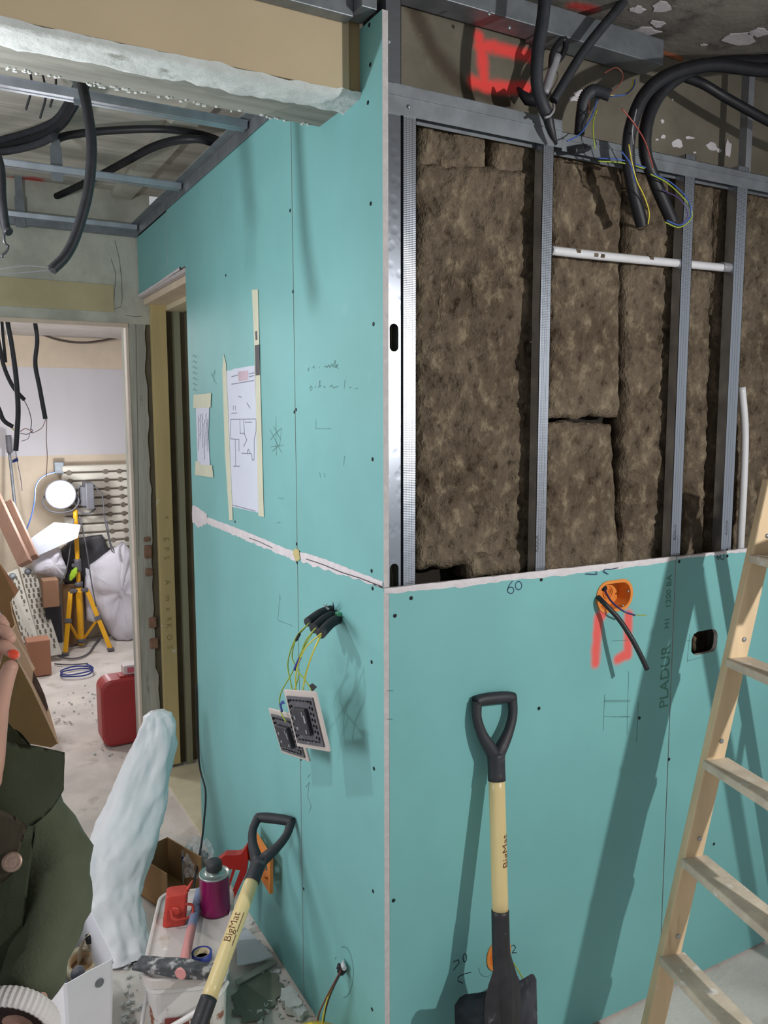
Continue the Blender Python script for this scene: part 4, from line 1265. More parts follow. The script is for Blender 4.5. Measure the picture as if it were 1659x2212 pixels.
# ------------------------------------------------------------------ wooden stepladder
LWOOD = mat('ladder_wood', (222, 196, 158), 0.6, var=0.1, scale=9, stretch=(2, 2, 0.2), bump=0.05, stains=(((226, 214, 196), 9, 0.66, 0.7), ((178, 144, 104), 7, 0.62, 0.8, (2, 2, .3))))
TREAD = mat('plastered_tread', (206, 192, 172), 0.8, var=0.12, scale=20, bump=0.15, stains=(((222, 216, 208), 30, 0.60, 0.66), ((150, 136, 116), 14, 0.66, 0.8)))
ld = thing('stepladder', 'wooden stepladder with plaster-splashed treads at the right edge', 'ladder', (0.70, -0.30, 0))
sd = V((-0.247, -0.969, 0)).normalized()
fx = V((0.969, -0.247, 0)).normalized()          # climbing side, away from the steps' front
fb, ft = V((0.583, -0.20, 0.0)), V((0.583 + 0.268 * 1.462, -0.20, 1.462))
up = (ft - fb).normalized()
LWID = 0.36
for k in (0, 1):
    o = sd * (LWID * k) - sd * 0.013 * (1 - 2 * k) * (1 if k == 0 else -1) * (1 if k == 0 else -1)
    bm = B()
    a, b = fb + o + fx * 0.026, ft + o + fx * 0.026
    obox(bm, a, b, 0.052, 0.026, fx, 0.004)
    link('stile', bm, LWOOD, ld)
for py in (1215, 1447, 1677, 1895, 2115):
    q = at(1560, py, 'y', -0.2)
    t_ = None
    # height where the stile front edge meets the tread line
    pz = {1215: 1.285, 1447: 1.032, 1677: 0.785, 1895: 0.548, 2115: 0.312}[py]
    c0 = fb + up * (pz / up.z)
    bm = B()
    a = c0 + fx * 0.026 + V((0, 0, -0.011))
    obox(bm, a - sd * 0.004, a + sd * (LWID - 0.002), 0.072, 0.022, fx, 0.004)
    link('tread', bm, TREAD, ld)
    bm = B(); lathe(bm, [(0.006, 0), (0.006, 0.002), (0.003, 0.003)], Matrix.Translation(c0 + up * 0.045 + fx * 0.03 + sd * 0.0005) @ ROT_R, 10); link('screw', bm, STEEL, ld)
# rear prop frame
rt = ft + fx * 0.06 - up * 0.05
for k in (0, 1):
    o = sd * (0.03 + (LWID - 0.06) * k)
    bm = B(); obox(bm, V((rt.x + 0.42, rt.y - 0.10, 0.0)) + o, rt + o, 0.04, 0.022, fx, 0.003); link('rear_leg', bm, LWOOD, ld)
for f in (0.2, 0.65):
    p0 = V((rt.x + 0.42, rt.y - 0.10, 0.0)).lerp(rt, f)
    bm = B(); obox(bm, p0 + sd * 0.03, p0 + sd * (LWID - 0.03), 0.035, 0.018, (0, 0, 1), 0.003); link('rear_rail', bm, LWOOD, ld)

# ------------------------------------------------------------------ bucket and what lies on its lid
BW = mat('white_bucket_plastic', (222, 220, 218), 0.45, var=0.04, scale=8, stains=(((150, 92, 70), 13, 0.60, 0.66), ((196, 176, 164), 7, 0.58, 0.8)))
LIDM = mat('dusty_lid', (204, 196, 192), 0.6, var=0.06, scale=8, stains=(((176, 158, 140), 9, 0.56, 0.74), ((226, 226, 228), 12, 0.64, 0.72)))
LZ = 0.24
bx, by = V((0.933, -0.36, 0)), V((0.36, 0.933, 0))
BC = V((-0.286, 0.565, 0))
bu = thing('mortar_bucket', 'white square plastic bucket with stained sides and a closed lid', 'bucket', tuple(BC))
MB_ = frame_m(BC, bx, by)
bm = B()


def ring_pts(w, d, r, z, n=5):
    return [(x, y, z) for x, y in rrect(0, 0, w, d, r, n)]


def loft(bm, rings, M, cap0=True, cap1=True):
    R_ = [[bm.verts.new(M @ V(p)) for p in rg] for rg in rings]
    n = len(R_[0])
    for a, b in zip(R_, R_[1:]):
        for k in range(n):
            f = bm.faces.new((a[k], a[(k + 1) % n], b[(k + 1) % n], b[k]))
            f.smooth = False
    if cap0:
        bm.faces.new(R_[0][::-1])
    if cap1:
        bm.faces.new(R_[-1])


loft(bm, [ring_pts(.178, .345, .035, 0.0), ring_pts(.190, .362, .038, .15), ring_pts(.196, .372, .04, .205), ring_pts(.204, .380, .042, .207), ring_pts(.204, .380, .042, .226)], MB_)
link('body', bm, BW, bu)
bm = B()
loft(bm, [ring_pts(.206, .384, .042, .222), ring_pts(.216, .392, .046, .224), ring_pts(.216, .392, .046, .246), ring_pts(.206, .382, .042, .2475), ring_pts(.198, .374, .040, .2465), ring_pts(.194, .370, .038, .2385)], MB_)
link('lid', bm, LIDM, bu)
bm = B(); tube(bm, [MB_ @ V(p) for p in ((-.104, -.02, .20), (-.106, -.12, .145), (-.100, -.200, .10), (-.02, -.207, .135), (.075, -.204, .19), (.104, -.16, .20))], [0.007, 0.005, .006, 0.007, 0.007, 0.006], 8, step=.01); link('handle', bm, BW, bu)
bm = B(); box(bm, (-.05, -.1865, .10), (.06, -.183, .135), 0.0008, MB_); lb = link('label_band', bm, mat('maroon_print', (120, 52, 48), 0.5), bu)
bm = B()
for k in range(6):
    box(bm, (-.03, -.1832 + k * 0.0006, .092 - k * .012), (.075, -.1800 + k * .0006, .097 - k * .012), 0, MB_)
link('small_print', bm, mat('grey_print', (168, 168, 172), 0.6), bu)
Mf = MB_ @ Matrix(((1, 0, 0, .018), (0, 0, -1, -.187), (0, 1, 0, .117), (0, 0, 0, 1)))
text('printed_lettering', 'CHIP', 0.026, WHITEPL, bu, Mf, thick=0.0003)
bm = B()
rr = random.Random(4)
for (px, py, w, h) in ((327, 2140, .022, .03), (340, 2165, .016, .04), (352, 2158, .03, .008), (480, 2152, .014, .012), (500, 2115, .004, .006), (496, 2122, .004, .006), (492, 2190, .005, .01)):
    pass
bm.free()

zl = LZ
on = lambda px, py, z=LZ: at(px, py, 'z', z)
RED = mat('red_plastic', (192, 62, 50), 0.45, var=0.08, scale=20)
ck = thing('chalk_line_box', 'red boxy chalk line reel standing on the bucket lid', 'tool', tuple(on(380, 1995)))
c0 = on(377, 1990)
Mk = frame_m(c0, (0.97, -0.25, 0.0), (0.2, 0.9, 0.25))
bm = B()
loft(bm, [[(x, y, z) for x, y in rrect(0 + sh, 0, .062 - tp, .050, .008, 3)] for z, tp, sh in ((0.0, .004, 0), (.003, 0, 0), (.085, .004, .010), (.088, .010, .010))], frame_m(c0, (0.96, -0.28, 0.0), (0.28, 0.96, 0.0)))
link('case', bm, RED, ck)
bm = B(); Mk = frame_m(c0, (0.96, -0.28, 0.0), (0.28, 0.96, 0.0)); tube(bm, [Mk @ V(p) for p in ((-.008, -.03, .055), (.0, -.038, .03), (.03, -.036, .026), (.048, -.028, .03), (.05, -.02, .052), (.032, -.022, .06))], 0.0035, 7); link('crank', bm, RED, ck)
bm = B(); lathe(bm, [(0.014, 0), (0.014, 0.004), (0.008, 0.006)], Mk @ Matrix.Translation((.004, -.025, .045)) @ ROT_R, 14); link('hub', bm, RED, ck)
bm = B(); tube(bm, [Mk @ V(p) for p in ((.036, .0, .085), (.052, .005, .11))], [.006, .002], 6); link('tip', bm, RED, ck)

cn = thing('solvent_can', 'magenta metal can with black cap standing on the bucket lid', 'can', tuple(on(466, 1960)))
c0 = on(465, 1966)
Mc = Matrix.Translation(c0)
bm = B(); lathe(bm, [(.040, 0), (.0425, .001), (.0425, .006), (.0415, .008), (.0415, .105), (.0425, .108)], Mc, 32); link('body', bm, mat('magenta_print', (134, 22, 84), 0.3, var=0.05, scale=30), cn)
bm = B(); lathe(bm, [(.0425, .108), (.0428, .112), (.040, .113), (.039, .110), (.018, .114), (.017, .122), (.001, .122)], Mc, 32); link('top', bm, mat('tin_top', (176, 186, 182), 0.3, 0.6), cn)
bm = B(); lathe(bm, [(.020, .121), (.0225, .124), (.0225, .142), (.019, .148), (.001, .149)], Mc, 24); link('cap', bm, mat('black_cap', (52, 52, 56), 0.6, var=0.2, scale=60), cn)

hm = thing('brick_hammer', 'brick hammer with blue and pink handle lying on the bucket lid', 'hammer', tuple(on(400, 2020)))
a, b = on(431, 1925, .258), on(394, 2096, .272)
bm = B(); tube(bm, [a, a.lerp(b, .5), a.lerp(b, .93)], [.0125, .0120, .0125], 12, step=.01)
hmat = NT('painted_handle')
sp = hmat.vec('DOT_PRODUCT', hmat.vec('SUBTRACT', hmat.co(), tuple(a - hm.location)), tuple((b - a) / (b - a).length_squared))
hc = hmat.mix(hmat.step(hmat.math('ADD', sp, hmat.math('MULTIPLY', hmat.noise(40), .12)), .52, .60), lin((126, 138, 168)), lin((204, 138, 136)))
hmat.lk(hc, hmat.b.inputs['Base Color']); hmat.b.inputs['Roughness'].default_value = 0.7
link('handle', bm, hmat.m, hm)
h0, h1 = on(276, 2072, .268), on(484, 2098, .272)
bm = B()
ctr = on(394, 2092, .270)
Mh = frame_m(ctr, h1 - h0, (b - a))
loft(bm, [[(x, y, z) for y, z in rrect(0, 0, d, t, .003, 2)] for x, d, t in ((-.122, .052, .008), (-.09, .050, .014), (-.05, .042, .022), (-.022, .040, .030), (.022, .040, .030), (.045, .034, .026), (.085, .036, .028))], Mh)
link('head', bm, mat('dirty_hammer_steel', (74, 76, 80), 0.7, 0.1, var=0.3, scale=60, stains=(((172, 170, 170), 30, 0.52, 0.64),)), hm)
bm = B(); lathe(bm, [(.015, 0), (.0155, .004), (.013, .007)], frame_m(ctr + (b - a).normalized() * .016, h1 - h0, (0, 0, 1)) @ Matrix.Rotation(0, 4, 'X'), 16)
link('handle_end', bm, mat('pink_paint', (206, 142, 140), 0.7, var=.1, scale=60), hm)

tp = thing('tape_roll', 'small blue tape roll lying by the hammer head', 'tape', tuple(on(437, 2068)))
Mt = Matrix.Translation(on(436, 2070))
bm = B(); lathe(bm, [(.026, 0), (.026, .017), (.021, .017), (.021, 0), (.026, 0)], Mt, 28); link('tape', bm, BLUET, tp)
bm = B(); lathe(bm, [(.021, 0.001), (.021, .016), (.0185, .016), (.0185, 0.001)], Mt, 28); link('core', bm, mat('kraft_core', (196, 180, 150), 0.8), tp)

# ------------------------------------------------------------------ things behind the bucket
KRAFT = mat('kraft_cardboard', (150, 116, 78), 0.9, var=0.06, scale=8)
KRAFT_L = mat('kraft_light', (196, 164, 126), 0.9, var=0.06, scale=8)
bxk = thing('cardboard_box', 'open brown cardboard box behind the bucket, one flap folded out', 'box', tuple(at(360, 1905, 'z', 0)))
o = at(350, 1925, 'z', 0.0)
Mx = frame_m(V((-0.235, 1.05, 0)), (0.94, 0.34, 0), (-0.34, 0.94, 0))
bm = B(); box(bm, (0, 0, 0), (.004, .20, .14), 0, Mx); box(bm, (.136, 0, 0), (.14, .20, .14), 0, Mx); box(bm, (0, .196, 0), (.14, .20, .14), 0, Mx); box(bm, (0, 0, 0), (.14, .20, .004), 0, Mx); link('carton', bm, KRAFT, bxk)
bm = B(); obox(bm, Mx @ V((.07, 0.0, .02)), Mx @ V((.07, -.09, .085)), .14, .003, Mx.col[0].to_3d()); link('flap', bm, mat('grey_flap', (164, 154, 146), 0.9), bxk)

gb = thing('clear_bag', 'crumpled clear plastic bag of fittings in the corner behind the can', 'bag', tuple(at(430, 1880, 'z', 0.0)))
GB = at(428, 1862, 'z', 0.07)
bm = B(); bmesh.ops.create_icosphere(bm, subdivisions=4, radius=1)
for v in bm.verts:
    d = v.co.copy()
    v.co = GB + V((d.x * .055, d.y * .075, d.z * .075)) * (1 + 0.35 * nz(d, 2.4, 3))
t = NT('clear_film'); t.b.inputs['Base Color'].default_value = (.9, .92, .95, 1); t.b.inputs['Roughness'].default_value = .12; t.b.inputs['Alpha'].default_value = .30
CLEAR = t.m
link('film', bm, CLEAR, gb, smooth=False)
rr = random.Random(5)
for k, (px, py) in enumerate(((440, 1848), (432, 1868), (420, 1872), (446, 1866), (436, 1855))):
    q = at(px, py, 'z', .08)
    bm = B(); lathe(bm, [(.016, -.008), (.018, 0), (.016, .008), (.009, .008), (.009, -.008), (.016, -.008)], Matrix.Translation(q) @ Matrix.Rotation(rr.uniform(0, 3), 4, 'X') @ Matrix.Rotation(rr.uniform(0, 3), 4, 'Y'), 14); link('fitting', bm, [BLACK, mat('bronze_fit_%d' % k, (112, 92, 76), 0.5)][k % 2], gb)
wb = thing('paper_carton', 'narrow pale carton with blue print standing by the clear bag', 'carton', tuple(at(408, 1900, 'z', 0)))
q = at(406, 1905, 'z', 0)
Mx = frame_m(q, (0.8, -0.6, 0), (0.6, 0.8, 0))
bm = B(); box(bm, (-.012, -.02, 0), (.014, .02, .125), .001, Mx); link('carton', bm, mat('pale_card', (176, 184, 180), 0.8), wb)
bm = B(); box(bm, (-.012, -.0212, .085), (.014, -.0195, .105), 0, Mx); link('print', bm, BLUET, wb)

rg = thing('caulking_gun', 'red plastic A-shaped tool standing between can and green wall', 'tool', tuple(at(500, 1935, 'z', 0.0)))
Y0 = 0.80
pt = lambda px, py, y=Y0: at(px, py, 'y', y)
REDD = mat('dark_red_plastic', (168, 36, 30), 0.35, var=0.08, scale=10)
eX, eZ = V((0.8746, -0.485, 0)), V((0, 0, 1))
oP = pt(510, 1880)
Mr = frame_m(oP, eX, eZ)


def to_local(px, py):
    # point of the plane through oP facing the camera azimuth
    d = ray(px, py)
    n = eX.cross(eZ)
    p = CAM + d * ((oP - CAM).dot(n) / d.dot(n))
    q = p - oP
    return (q.dot(eX), q.dot(eZ))


bm = B(); prism(bm, [to_local(*p) for p in ((468, 1858), (488, 1842), (512, 1842), (522, 1840), (534, 1824), (537, 1850), (534, 1880), (510, 1930), (503, 1922), (521, 1874), (505, 1872), (494, 1872))], 0.030, Mr @ Matrix.Translation((0, 0, -0.015))); link('body', bm, REDD, rg)
bm = B(); prism(bm, [to_local(*p) for p in ((504, 1872), (511, 1872), (494, 1922), (490, 1935), (486, 1960), (481, 1958), (490, 1918))], 0.014, Mr @ Matrix.Translation((0, 0, 0.0))); link('leg', bm, REDD, rg)
bm = B(); prism(bm, [to_local(*p) for p in ((510, 1928), (503, 1922), (490, 1975), (498, 1978))], 0.024, Mr @ Matrix.Translation((0, 0, -0.012))); link('leg', bm, REDD, rg)

ORT = mat('orange_square_plastic', (226, 134, 58), 0.45, var=0.06)
st = thing('set_square', 'orange plastic set square leaning on the green wall behind the shovel grip', 'tool', tuple(xl(575, 1925)))
tri = [(545, 1782), (590, 1852), (590, 1930), (558, 1880), (541, 1850)]
holes = [[(548, 1808), (560, 1812), (563, 1828), (550, 1825)], [(566, 1866), (584, 1862), (585, 1878), (572, 1882)]]
A_ = [at(px, py, 'x', -0.03) for px, py in tri]
Mt_ = frame_m(V((-0.03, A_[0].y, A_[0].z)), (0, -1, 0), (0, 0, 1))
loc = lambda px, py: (-(at(px, py, 'x', -0.03).y - A_[0].y), at(px, py, 'x', -0.03).z - A_[0].z)
bm = B(); plate(bm, [loc(*p) for p in ((545, 1782), (590, 1852), (590, 1930), (541, 1850))], [[loc(*p) for p in ((552, 1812), (556, 1810), (556, 1818), (552, 1817))], [loc(*p) for p in ((572, 1866), (583, 1864), (585, 1878), (575, 1881))], [loc(*p) for p in ((577, 1892), (586, 1893), (586, 1908))]], 0.010, Mt_)
link('plate', bm, ORT, st)

FILM = mat('milky_film', (232, 234, 238), 0.42, var=0.05, scale=6, bump=0.12, bscale=22, spec=0.4)


def blob(bm, spine, radii, flat, seed, amp=0.12, fr_=6.0, n=40, fx_=None, sharp=1.0):
    P = smooth_path(spine, 0.012)
    fx_ = V(fx_ or (0.8746, -0.485, 0))
    rings = []
    for i, p in enumerate(P):
        f = i / (len(P) - 1) * (len(radii) - 1)
        k = min(int(f), len(radii) - 2)
        r = radii[k] + (radii[k + 1] - radii[k]) * (f - k)
        d = (P[min(i + 1, len(P) - 1)] - P[max(0, i - 1)]).normalized()
        x = (fx_ - d * fx_.dot(d)).normalized()
        y = d.cross(x)
        ring = []
        for j in range(n):
            a = 2 * pi * j / n
            q = p + x * (cos(a) * r) + y * (sin(a) * r * flat)
            e = 1 + amp * nz((cos(a) * 1.6, sin(a) * 1.6, i * 0.012 * 2.2), fr_ / 3, seed) + amp * .8 * abs(nz((a * 3, i * 0.02, 0), 1.6, seed + 4))
            q = p + (q - p) * e
            ring.append(bm.verts.new(q))
        rings.append(ring)
    for a, b in zip(rings, rings[1:]):
        for j in range(n):
            bm.faces.new((a[j], a[(j + 1) % n], b[(j + 1) % n], b[j]))
    bm.faces.new(rings[0][::-1]); bm.faces.new(rings[-1])
    for v in bm.verts:
        v.co.z = max(v.co.z, 0.003)


wp = thing('wrapped_bundle', 'tall bundle wrapped in milky plastic film leaning towards the doorway', 'bundle', tuple(at(250, 2040, 'z', 0)))


def drape(rows, flat, seed, n=72, fold=0.10, sharp=1.5):
    """hanging film: rows of (py, left px, right px, y plane) become rings with long folds"""
    bm = B()
    K = []
    for (a, b) in zip(rows, rows[1:]):
        for k in range(8):
            t_ = k / 8
            K.append([a[q] + (b[q] - a[q]) * t_ for q in range(4)])
    K.append(list(rows[-1]))
    rings = []
    for i, (py, l, r, yy) in enumerate(K):
        a, b = at(l, py, 'y', yy), at(r, py, 'y', yy)
        c, x = (a + b) / 2, (b - a) / 2
        yv = V((0, 0, 1)).cross(x) * flat
        z0 = max(c.z, 0.004)
        ring = []
        for k in range(n):
            t_ = 2 * pi * k / n
            f_ = fold * (abs(nz((cos(t_) * sharp * .5, sin(t_) * sharp * .5, i * 0.035), 1.0, seed)) * 2 - .5 + .5 * nz((cos(t_) * 1.6, sin(t_) * 1.6, i * .10), 1.0, seed + 4))
            p = c + (x * cos(t_) + yv * sin(t_)) * (1 - f_)
            p.z = max(0.003, z0 + .006 * nz(p, 14, seed))
            ring.append(bm.verts.new(p))
        rings.append(ring)
    for a, b in zip(rings, rings[1:]):
        for k in range(n):
            bm.faces.new((a[k], a[(k + 1) % n], b[(k + 1) % n], b[k]))
    bm.faces.new(rings[0][::-1]); bm.faces.new(rings[-1])
    return bm


link('film', drape([(1537, 322, 356, 1.30), (1545, 308, 370, 1.29), (1570, 300, 378, 1.28), (1620, 282, 380, 1.26), (1690, 250, 366, 1.22), (1760, 216, 352, 1.16), (1830, 176, 334, 1.10), (1900, 165, 316, 1.05), (1950, 168, 302, 1.0), (2010, 190, 312, .94), (2050, 215, 322, .90), (2075, 222, 325, .885)], .55, 2.0, fold=.20), FILM, wp, smooth=True)

# white open bag at the lower left
BAGM = mat('white_bag_plastic', (224, 224, 230), 0.35, var=0.03, scale=6)
bg = thing('white_tote', 'open white plastic tote of odds and ends at the feet of the person', 'bag', tuple(at(200, 2110, 'z', 0.0)))
zt = 0.30
cA, cB, cC = at(182, 1940, 'z', zt), at(247, 2070, 'z', zt), at(135, 2130, 'z', zt)
cD = cA + cC - cB
ctr = (cA + cB + cC + cD) / 4
bm = B()
def ringc(z, k, dx=V((0, 0, 0))):
    out = []
    C4 = [ctr + (c - ctr) * k for c in (cA, cB, cC, cD)]
    for i in range(4):
        p, q, r = C4[i - 1], C4[i], C4[(i + 1) % 4]
        a, b = q + (p - q) * .08, q + (r - q) * .08
        out += [(a.x, a.y, z), ((a.x + 2 * q.x + b.x) / 4, (a.y + 2 * q.y + b.y) / 4, z), (b.x, b.y, z)]
        m = (q + r) / 2 + (ctr - (q + r) / 2) * .02
        out += [(m.x, m.y, z)]
    return out
loft(bm, [ringc(.003, .80), ringc(.05, .86), ringc(.2, .96), ringc(zt, 1.0), ringc(zt, .985), ringc(.2, .945), ringc(.06, .85), ringc(.012, .80)], Matrix.Identity(4))
link('shell', bm, BAGM, bg)
e_ = at(206, 2130, 'z', zt - .04)
q0 = cB + (cC - cB) * .30; q0.z = zt - .045
n_ = (cB - cA).normalized()
Me = frame_m(q0 + n_ * 0.0 - (q0 - ctr).normalized() * 0.002, (cC - cB), (0, 0, 1))
bm = B(); tube(bm, [Me @ V((.009 * cos(a * pi / 8), .009 * sin(a * pi / 8), 0.0)) for a in range(17)], .0022, 6, caps=False, step=.003); lathe(bm, [(.008, -.002), (.008, .001)], Me, 12); link('eyelet', bm, STEEL_D, bg)
BEIGE = mat('beige_tape', (206, 196, 166), 0.6, var=.05)
tr = thing('beige_strap', 'beige strap end curling up inside the white tote', 'strap', tuple(at(190, 2040, 'z', .18)))
S_ = [at(px, py, 'z', z) for px, py, z in ((172, 2085, .15), (174, 2050, .20), (182, 2030, .225), (192, 2018, .232), (202, 2012, .230))]
bm = B()
sm = smooth_path(S_, .008)
L_ = [(bm.verts.new(p + V((.008, .010, 0))), bm.verts.new(p - V((.008, .010, 0)))) for p in sm]
for a, b in zip(L_, L_[1:]):
    bm.faces.new((a[0], b[0], b[1], a[1]))
bmesh.ops.solidify(bm, geom=bm.faces[:], thickness=.002)
link('strap', bm, BEIGE, tr); 
p_ = S_[-1]
bm = B(); box(bm, p_ + V((-.022, -.02, -.022)), p_ + V((-.002, .002, -.002)), .003); link('clip', bm, BLACK, tr)
tr = thing('masking_tape_roll', 'roll of cream masking tape inside the white tote', 'tape', tuple(at(180, 2085, 'z', .15)))
Mt = Matrix.Translation(at(176, 2092, 'z', .15)) @ Matrix.Rotation(radians(20), 4, 'X')
bm = B(); lathe(bm, [(.045, 0), (.045, .03), (.032, .03), (.032, 0), (.045, 0)], Mt, 28); link('tape', bm, BEIGE, tr)
bm = B(); lathe(bm, [(.032, .001), (.032, .028), (.029, .028), (.029, .001)], Mt, 24); link('core', bm, KRAFT_L, tr)
jr = thing('plastic_bottle', 'clear bottle with amber remains lying inside the white tote', 'bottle', tuple(at(215, 2060, 'z', .13)))
a, b = at(186, 2040, 'z', .19), at(226, 2095, 'z', .12)
Mj = frame_m(a, (b - a).cross(V((0, 0, 1))), (b - a).cross((b - a).cross(V((0, 0, 1)))))
Ln = (b - a).length
zz = (b - a).normalized(); xx = zz.orthogonal().normalized(); yy = zz.cross(xx)
Mj = Matrix(((xx.x, yy.x, zz.x, a.x), (xx.y, yy.y, zz.y, a.y), (xx.z, yy.z, zz.z, a.z), (0, 0, 0, 1)))
bm = B(); lathe(bm, [(.014, -.01), (.015, .012), (.030, .03), (.032, Ln * .8), (.028, Ln)], Mj, 20); link('bottle', bm, mat('amber_clear', (168, 152, 128), 0.15, var=.15, scale=20), jr)
wl_ = thing('castor_wheel', 'small dark wheel against the front rim inside the white tote', 'wheel', tuple(at(168, 2105, 'z', .25)))
bm = B(); lathe(bm, [(.006, -.008), (.016, -.007), (.018, 0), (.016, .007), (.006, .008)], Matrix.Translation(at(168, 2102, 'z', .262)) @ ROT_R @ Matrix.Rotation(.5, 4, 'Y'), 20); link('tyre', bm, mat('grey_rubber', (84, 84, 90), .5), wl_)

# yellow rounded top at the bottom edge
yh = thing('safety_helmet', 'yellow rounded helmet top at the bottom edge by the left wall', 'helmet', tuple(at(680, 2260, 'z', 0.0)))
YEL = mat('yellow_shell', (206, 176, 44), 0.35, var=.05)
c0 = at(684, 2262, 'z', .133)
bm = B()
lathe(bm, [(.125, -.133), (.126, -.10), (.112, -.098), (.110, -.06), (.100, -.02), (.078, .008), (.045, .026), (.012, .032)], Matrix.Translation(c0 + V((-.005, 0, 0))), 36); link('shell', bm, YEL, yh)
bm = B(); obox(bm, c0 + V((0, -.07, .012)), c0 + V((0, .05, .024)), .02, .012, (1, 0, 0), .004); link('crest', bm, YEL, yh)

# litter on the floor by the left wall
def slab(name, label, cat, pts, z, th_, m, jag=0.0, group=None, tilt=0.0):
    P = [at(px, py, 'z', z) for px, py in pts]
    if jag:
        Q = []
        for i, p in enumerate(P):
            nx_ = P[(i + 1) % len(P)]
            for k in range(4):
                q = p.lerp(nx_, k / 4)
                Q.append(q + V((nz(q, 40), nz(q, 40, 7), 0)) * jag)
        P = Q
    th = thing(name, label, cat, tuple(sum(P, V()) / len(P) - V((0, 0, z))), group)
    bm = B()
    a = [bm.verts.new(p + V((0, 0, tilt * nz(p, 8)))) for p in P]
    b = [bm.verts.new(v.co + V((0, 0, th_))) for v in a]
    bm.faces.new(a[::-1]); bm.faces.new(b)
    for i in range(len(a)):
        bm.faces.new((a[i], a[(i + 1) % len(a)], b[(i + 1) % len(a)], b[i]))
    link(name.split('_')[-1], bm, m, th)
    return th


slab('paper_sheet', 'white paper sheet lying beside the bucket, pointed at the wall', 'paper', [(512, 2010), (530, 2005), (591, 2067), (560, 2078), (512, 2088)], .02, .003, mat('dusty_white_paper', (208, 212, 220), .8, var=.05, stains=(((120, 110, 100), 70, .72, .76),)))
slab('cardboard_sheet', 'pale dusty card lying flat under the white paper', 'card', [(508, 2120), (560, 2090), (592, 2074), (600, 2080), (560, 2104), (512, 2130)], .008, .004, mat('pale_dust_card', (164, 168, 160), .9, var=.08))
slab('plastic_scrap', 'grey-green dusty plastic scrap on the floor right of the bucket', 'scrap', [(505, 2140), (560, 2095), (600, 2105), (610, 2150), (570, 2200), (520, 2212), (500, 2180)], .003, .003, mat('grey_green_scrap', (112, 120, 106), .8, var=.12, scale=8), .02)
slab('plaster_lump', 'white crumbled plaster lump by the left wall foot', 'rubble', [(607, 2150), (630, 2145), (648, 2160), (650, 2185), (625, 2190), (608, 2178)], .004, .022, PLASTER, .012)
slab('plaster_lump', 'second, smaller plaster lump below the crumbled one', 'rubble', [(628, 2192), (660, 2180), (672, 2195), (645, 2206)], .004, .016, PLASTER, .012)
rb = random.Random(11)
bm = B()
for k in range(240):
    if k < 120:
        q = at(rb.uniform(540, 640), rb.uniform(1990, 2210), 'z', 0)
    elif k < 170:
        q = at(rb.uniform(255, 330), rb.uniform(2060, 2210), 'z', 0)
    else:
        q = at(rb.uniform(110, 300), rb.uniform(1470, 1640), 'z', 0)
    if q.x > -0.01:
        continue
    s = rb.uniform(.002, .007)
    M = Matrix.Translation(q + V((0, 0, s * .4))) @ Matrix.Rotation(rb.uniform(0, 3), 4, 'Z') @ Matrix.Rotation(rb.uniform(-.5, .5), 4, 'X')
    box(bm, (-s, -s * rb.uniform(.4, 1), -s * .5), (s, s * rb.uniform(.4, 1), s * .5), 0, M)
dust = tag(link('plaster_crumbs', bm, PLASTER), 'plaster crumbs scattered over the floor along the wall', 'rubble', kind='stuff')
# thin black cable hanging down the left wall by the doorway
bc = thing('hanging_cable', 'thin black cable trailing down the green wall beside the doorway', 'cable', tuple(xl(430, 1830)))
bm = B(); tube(bm, [at(x, y, 'x', -o) for x, y, o in ((424, 1480, .006), (426, 1590, .008), (432, 1660, .012), (444, 1710, .03), (441, 1770, .06), (434, 1830, .09), (424, 1880, .12), (417, 1930, .15))], .0035, 8, step=.02); link('cable', bm, BLACK, bc)

# ------------------------------------------------------------------ far room
YB = 4.75
wf = struct('wall_far')
bm = B(); box(bm, (-2.6, YB, 0), (0.9, YB + 0.1, 1.36)); link('paint_band', bm, OCHRE, wf)
bm = B(); box(bm, (-2.6, YB - .001, 1.36), (0.9, YB + 0.1, 1.98)); link('paint_band', bm, LILAC, wf)
bm = B(); box(bm, (-2.6, YB, 1.979), (0.9, YB + 0.1, 2.36)); link('paint_band', bm, OCHRE, wf)
bm = B(); box(bm, (0.80, 2.35, 0), (0.9, YB, 2.36)); tag(link('wall_far_right', bm, LILAC), kind='structure')
bm = B(); box(bm, (-2.7, 2.35, 0), (-2.6, YB, 2.36)); tag(link('wall_far_left', bm, LILAC), kind='structure')
FY = lambda pts, y: [at(px, py, 'y', y) for px, py in pts]
fc = 'black conduits hanging in the far room'
c_ = thing('conduit', 'black conduit hanging alone nearest the lintel middle, in the far room', 'conduit', tuple(at(98, 905, 'y', 2.6)), fc)
bm = B(); tube(bm, FY([(77, 590), (76, 640), (75, 690), (80, 735), (76, 785), (86, 840), (98, 905)], 2.6), .0105, 10, step=.01); link('sleeve', bm, BLACK2, c_)
for pts in ([(99, 905), (92, 922), (82, 930), (70, 935), (66, 932)], [(101, 905), (100, 950), (102, 985), (100, 1030)]):
    bm = B(); tube(bm, FY(pts, 2.6), .0016, 5); link('wire', bm, WIRE['brown'], c_)
c_ = thing('conduit', 'longest black conduit hanging at the left of the opening with blue tape', 'conduit', tuple(at(34, 975, 'y', 2.6)), fc)
bm = B(); tube(bm, FY([(14, 590), (14, 640), (16, 695), (24, 740), (34, 810), (39, 880), (37, 930), (34, 974)], 2.6), .0115, 10, step=.01); link('sleeve', bm, BLACK2, c_)
bm = B(); tube(bm, FY([(34, 974), (36, 990), (44, 1030), (48, 1060)], 2.6), .0014, 5); link('wire', bm, WIRE['blue'], c_)
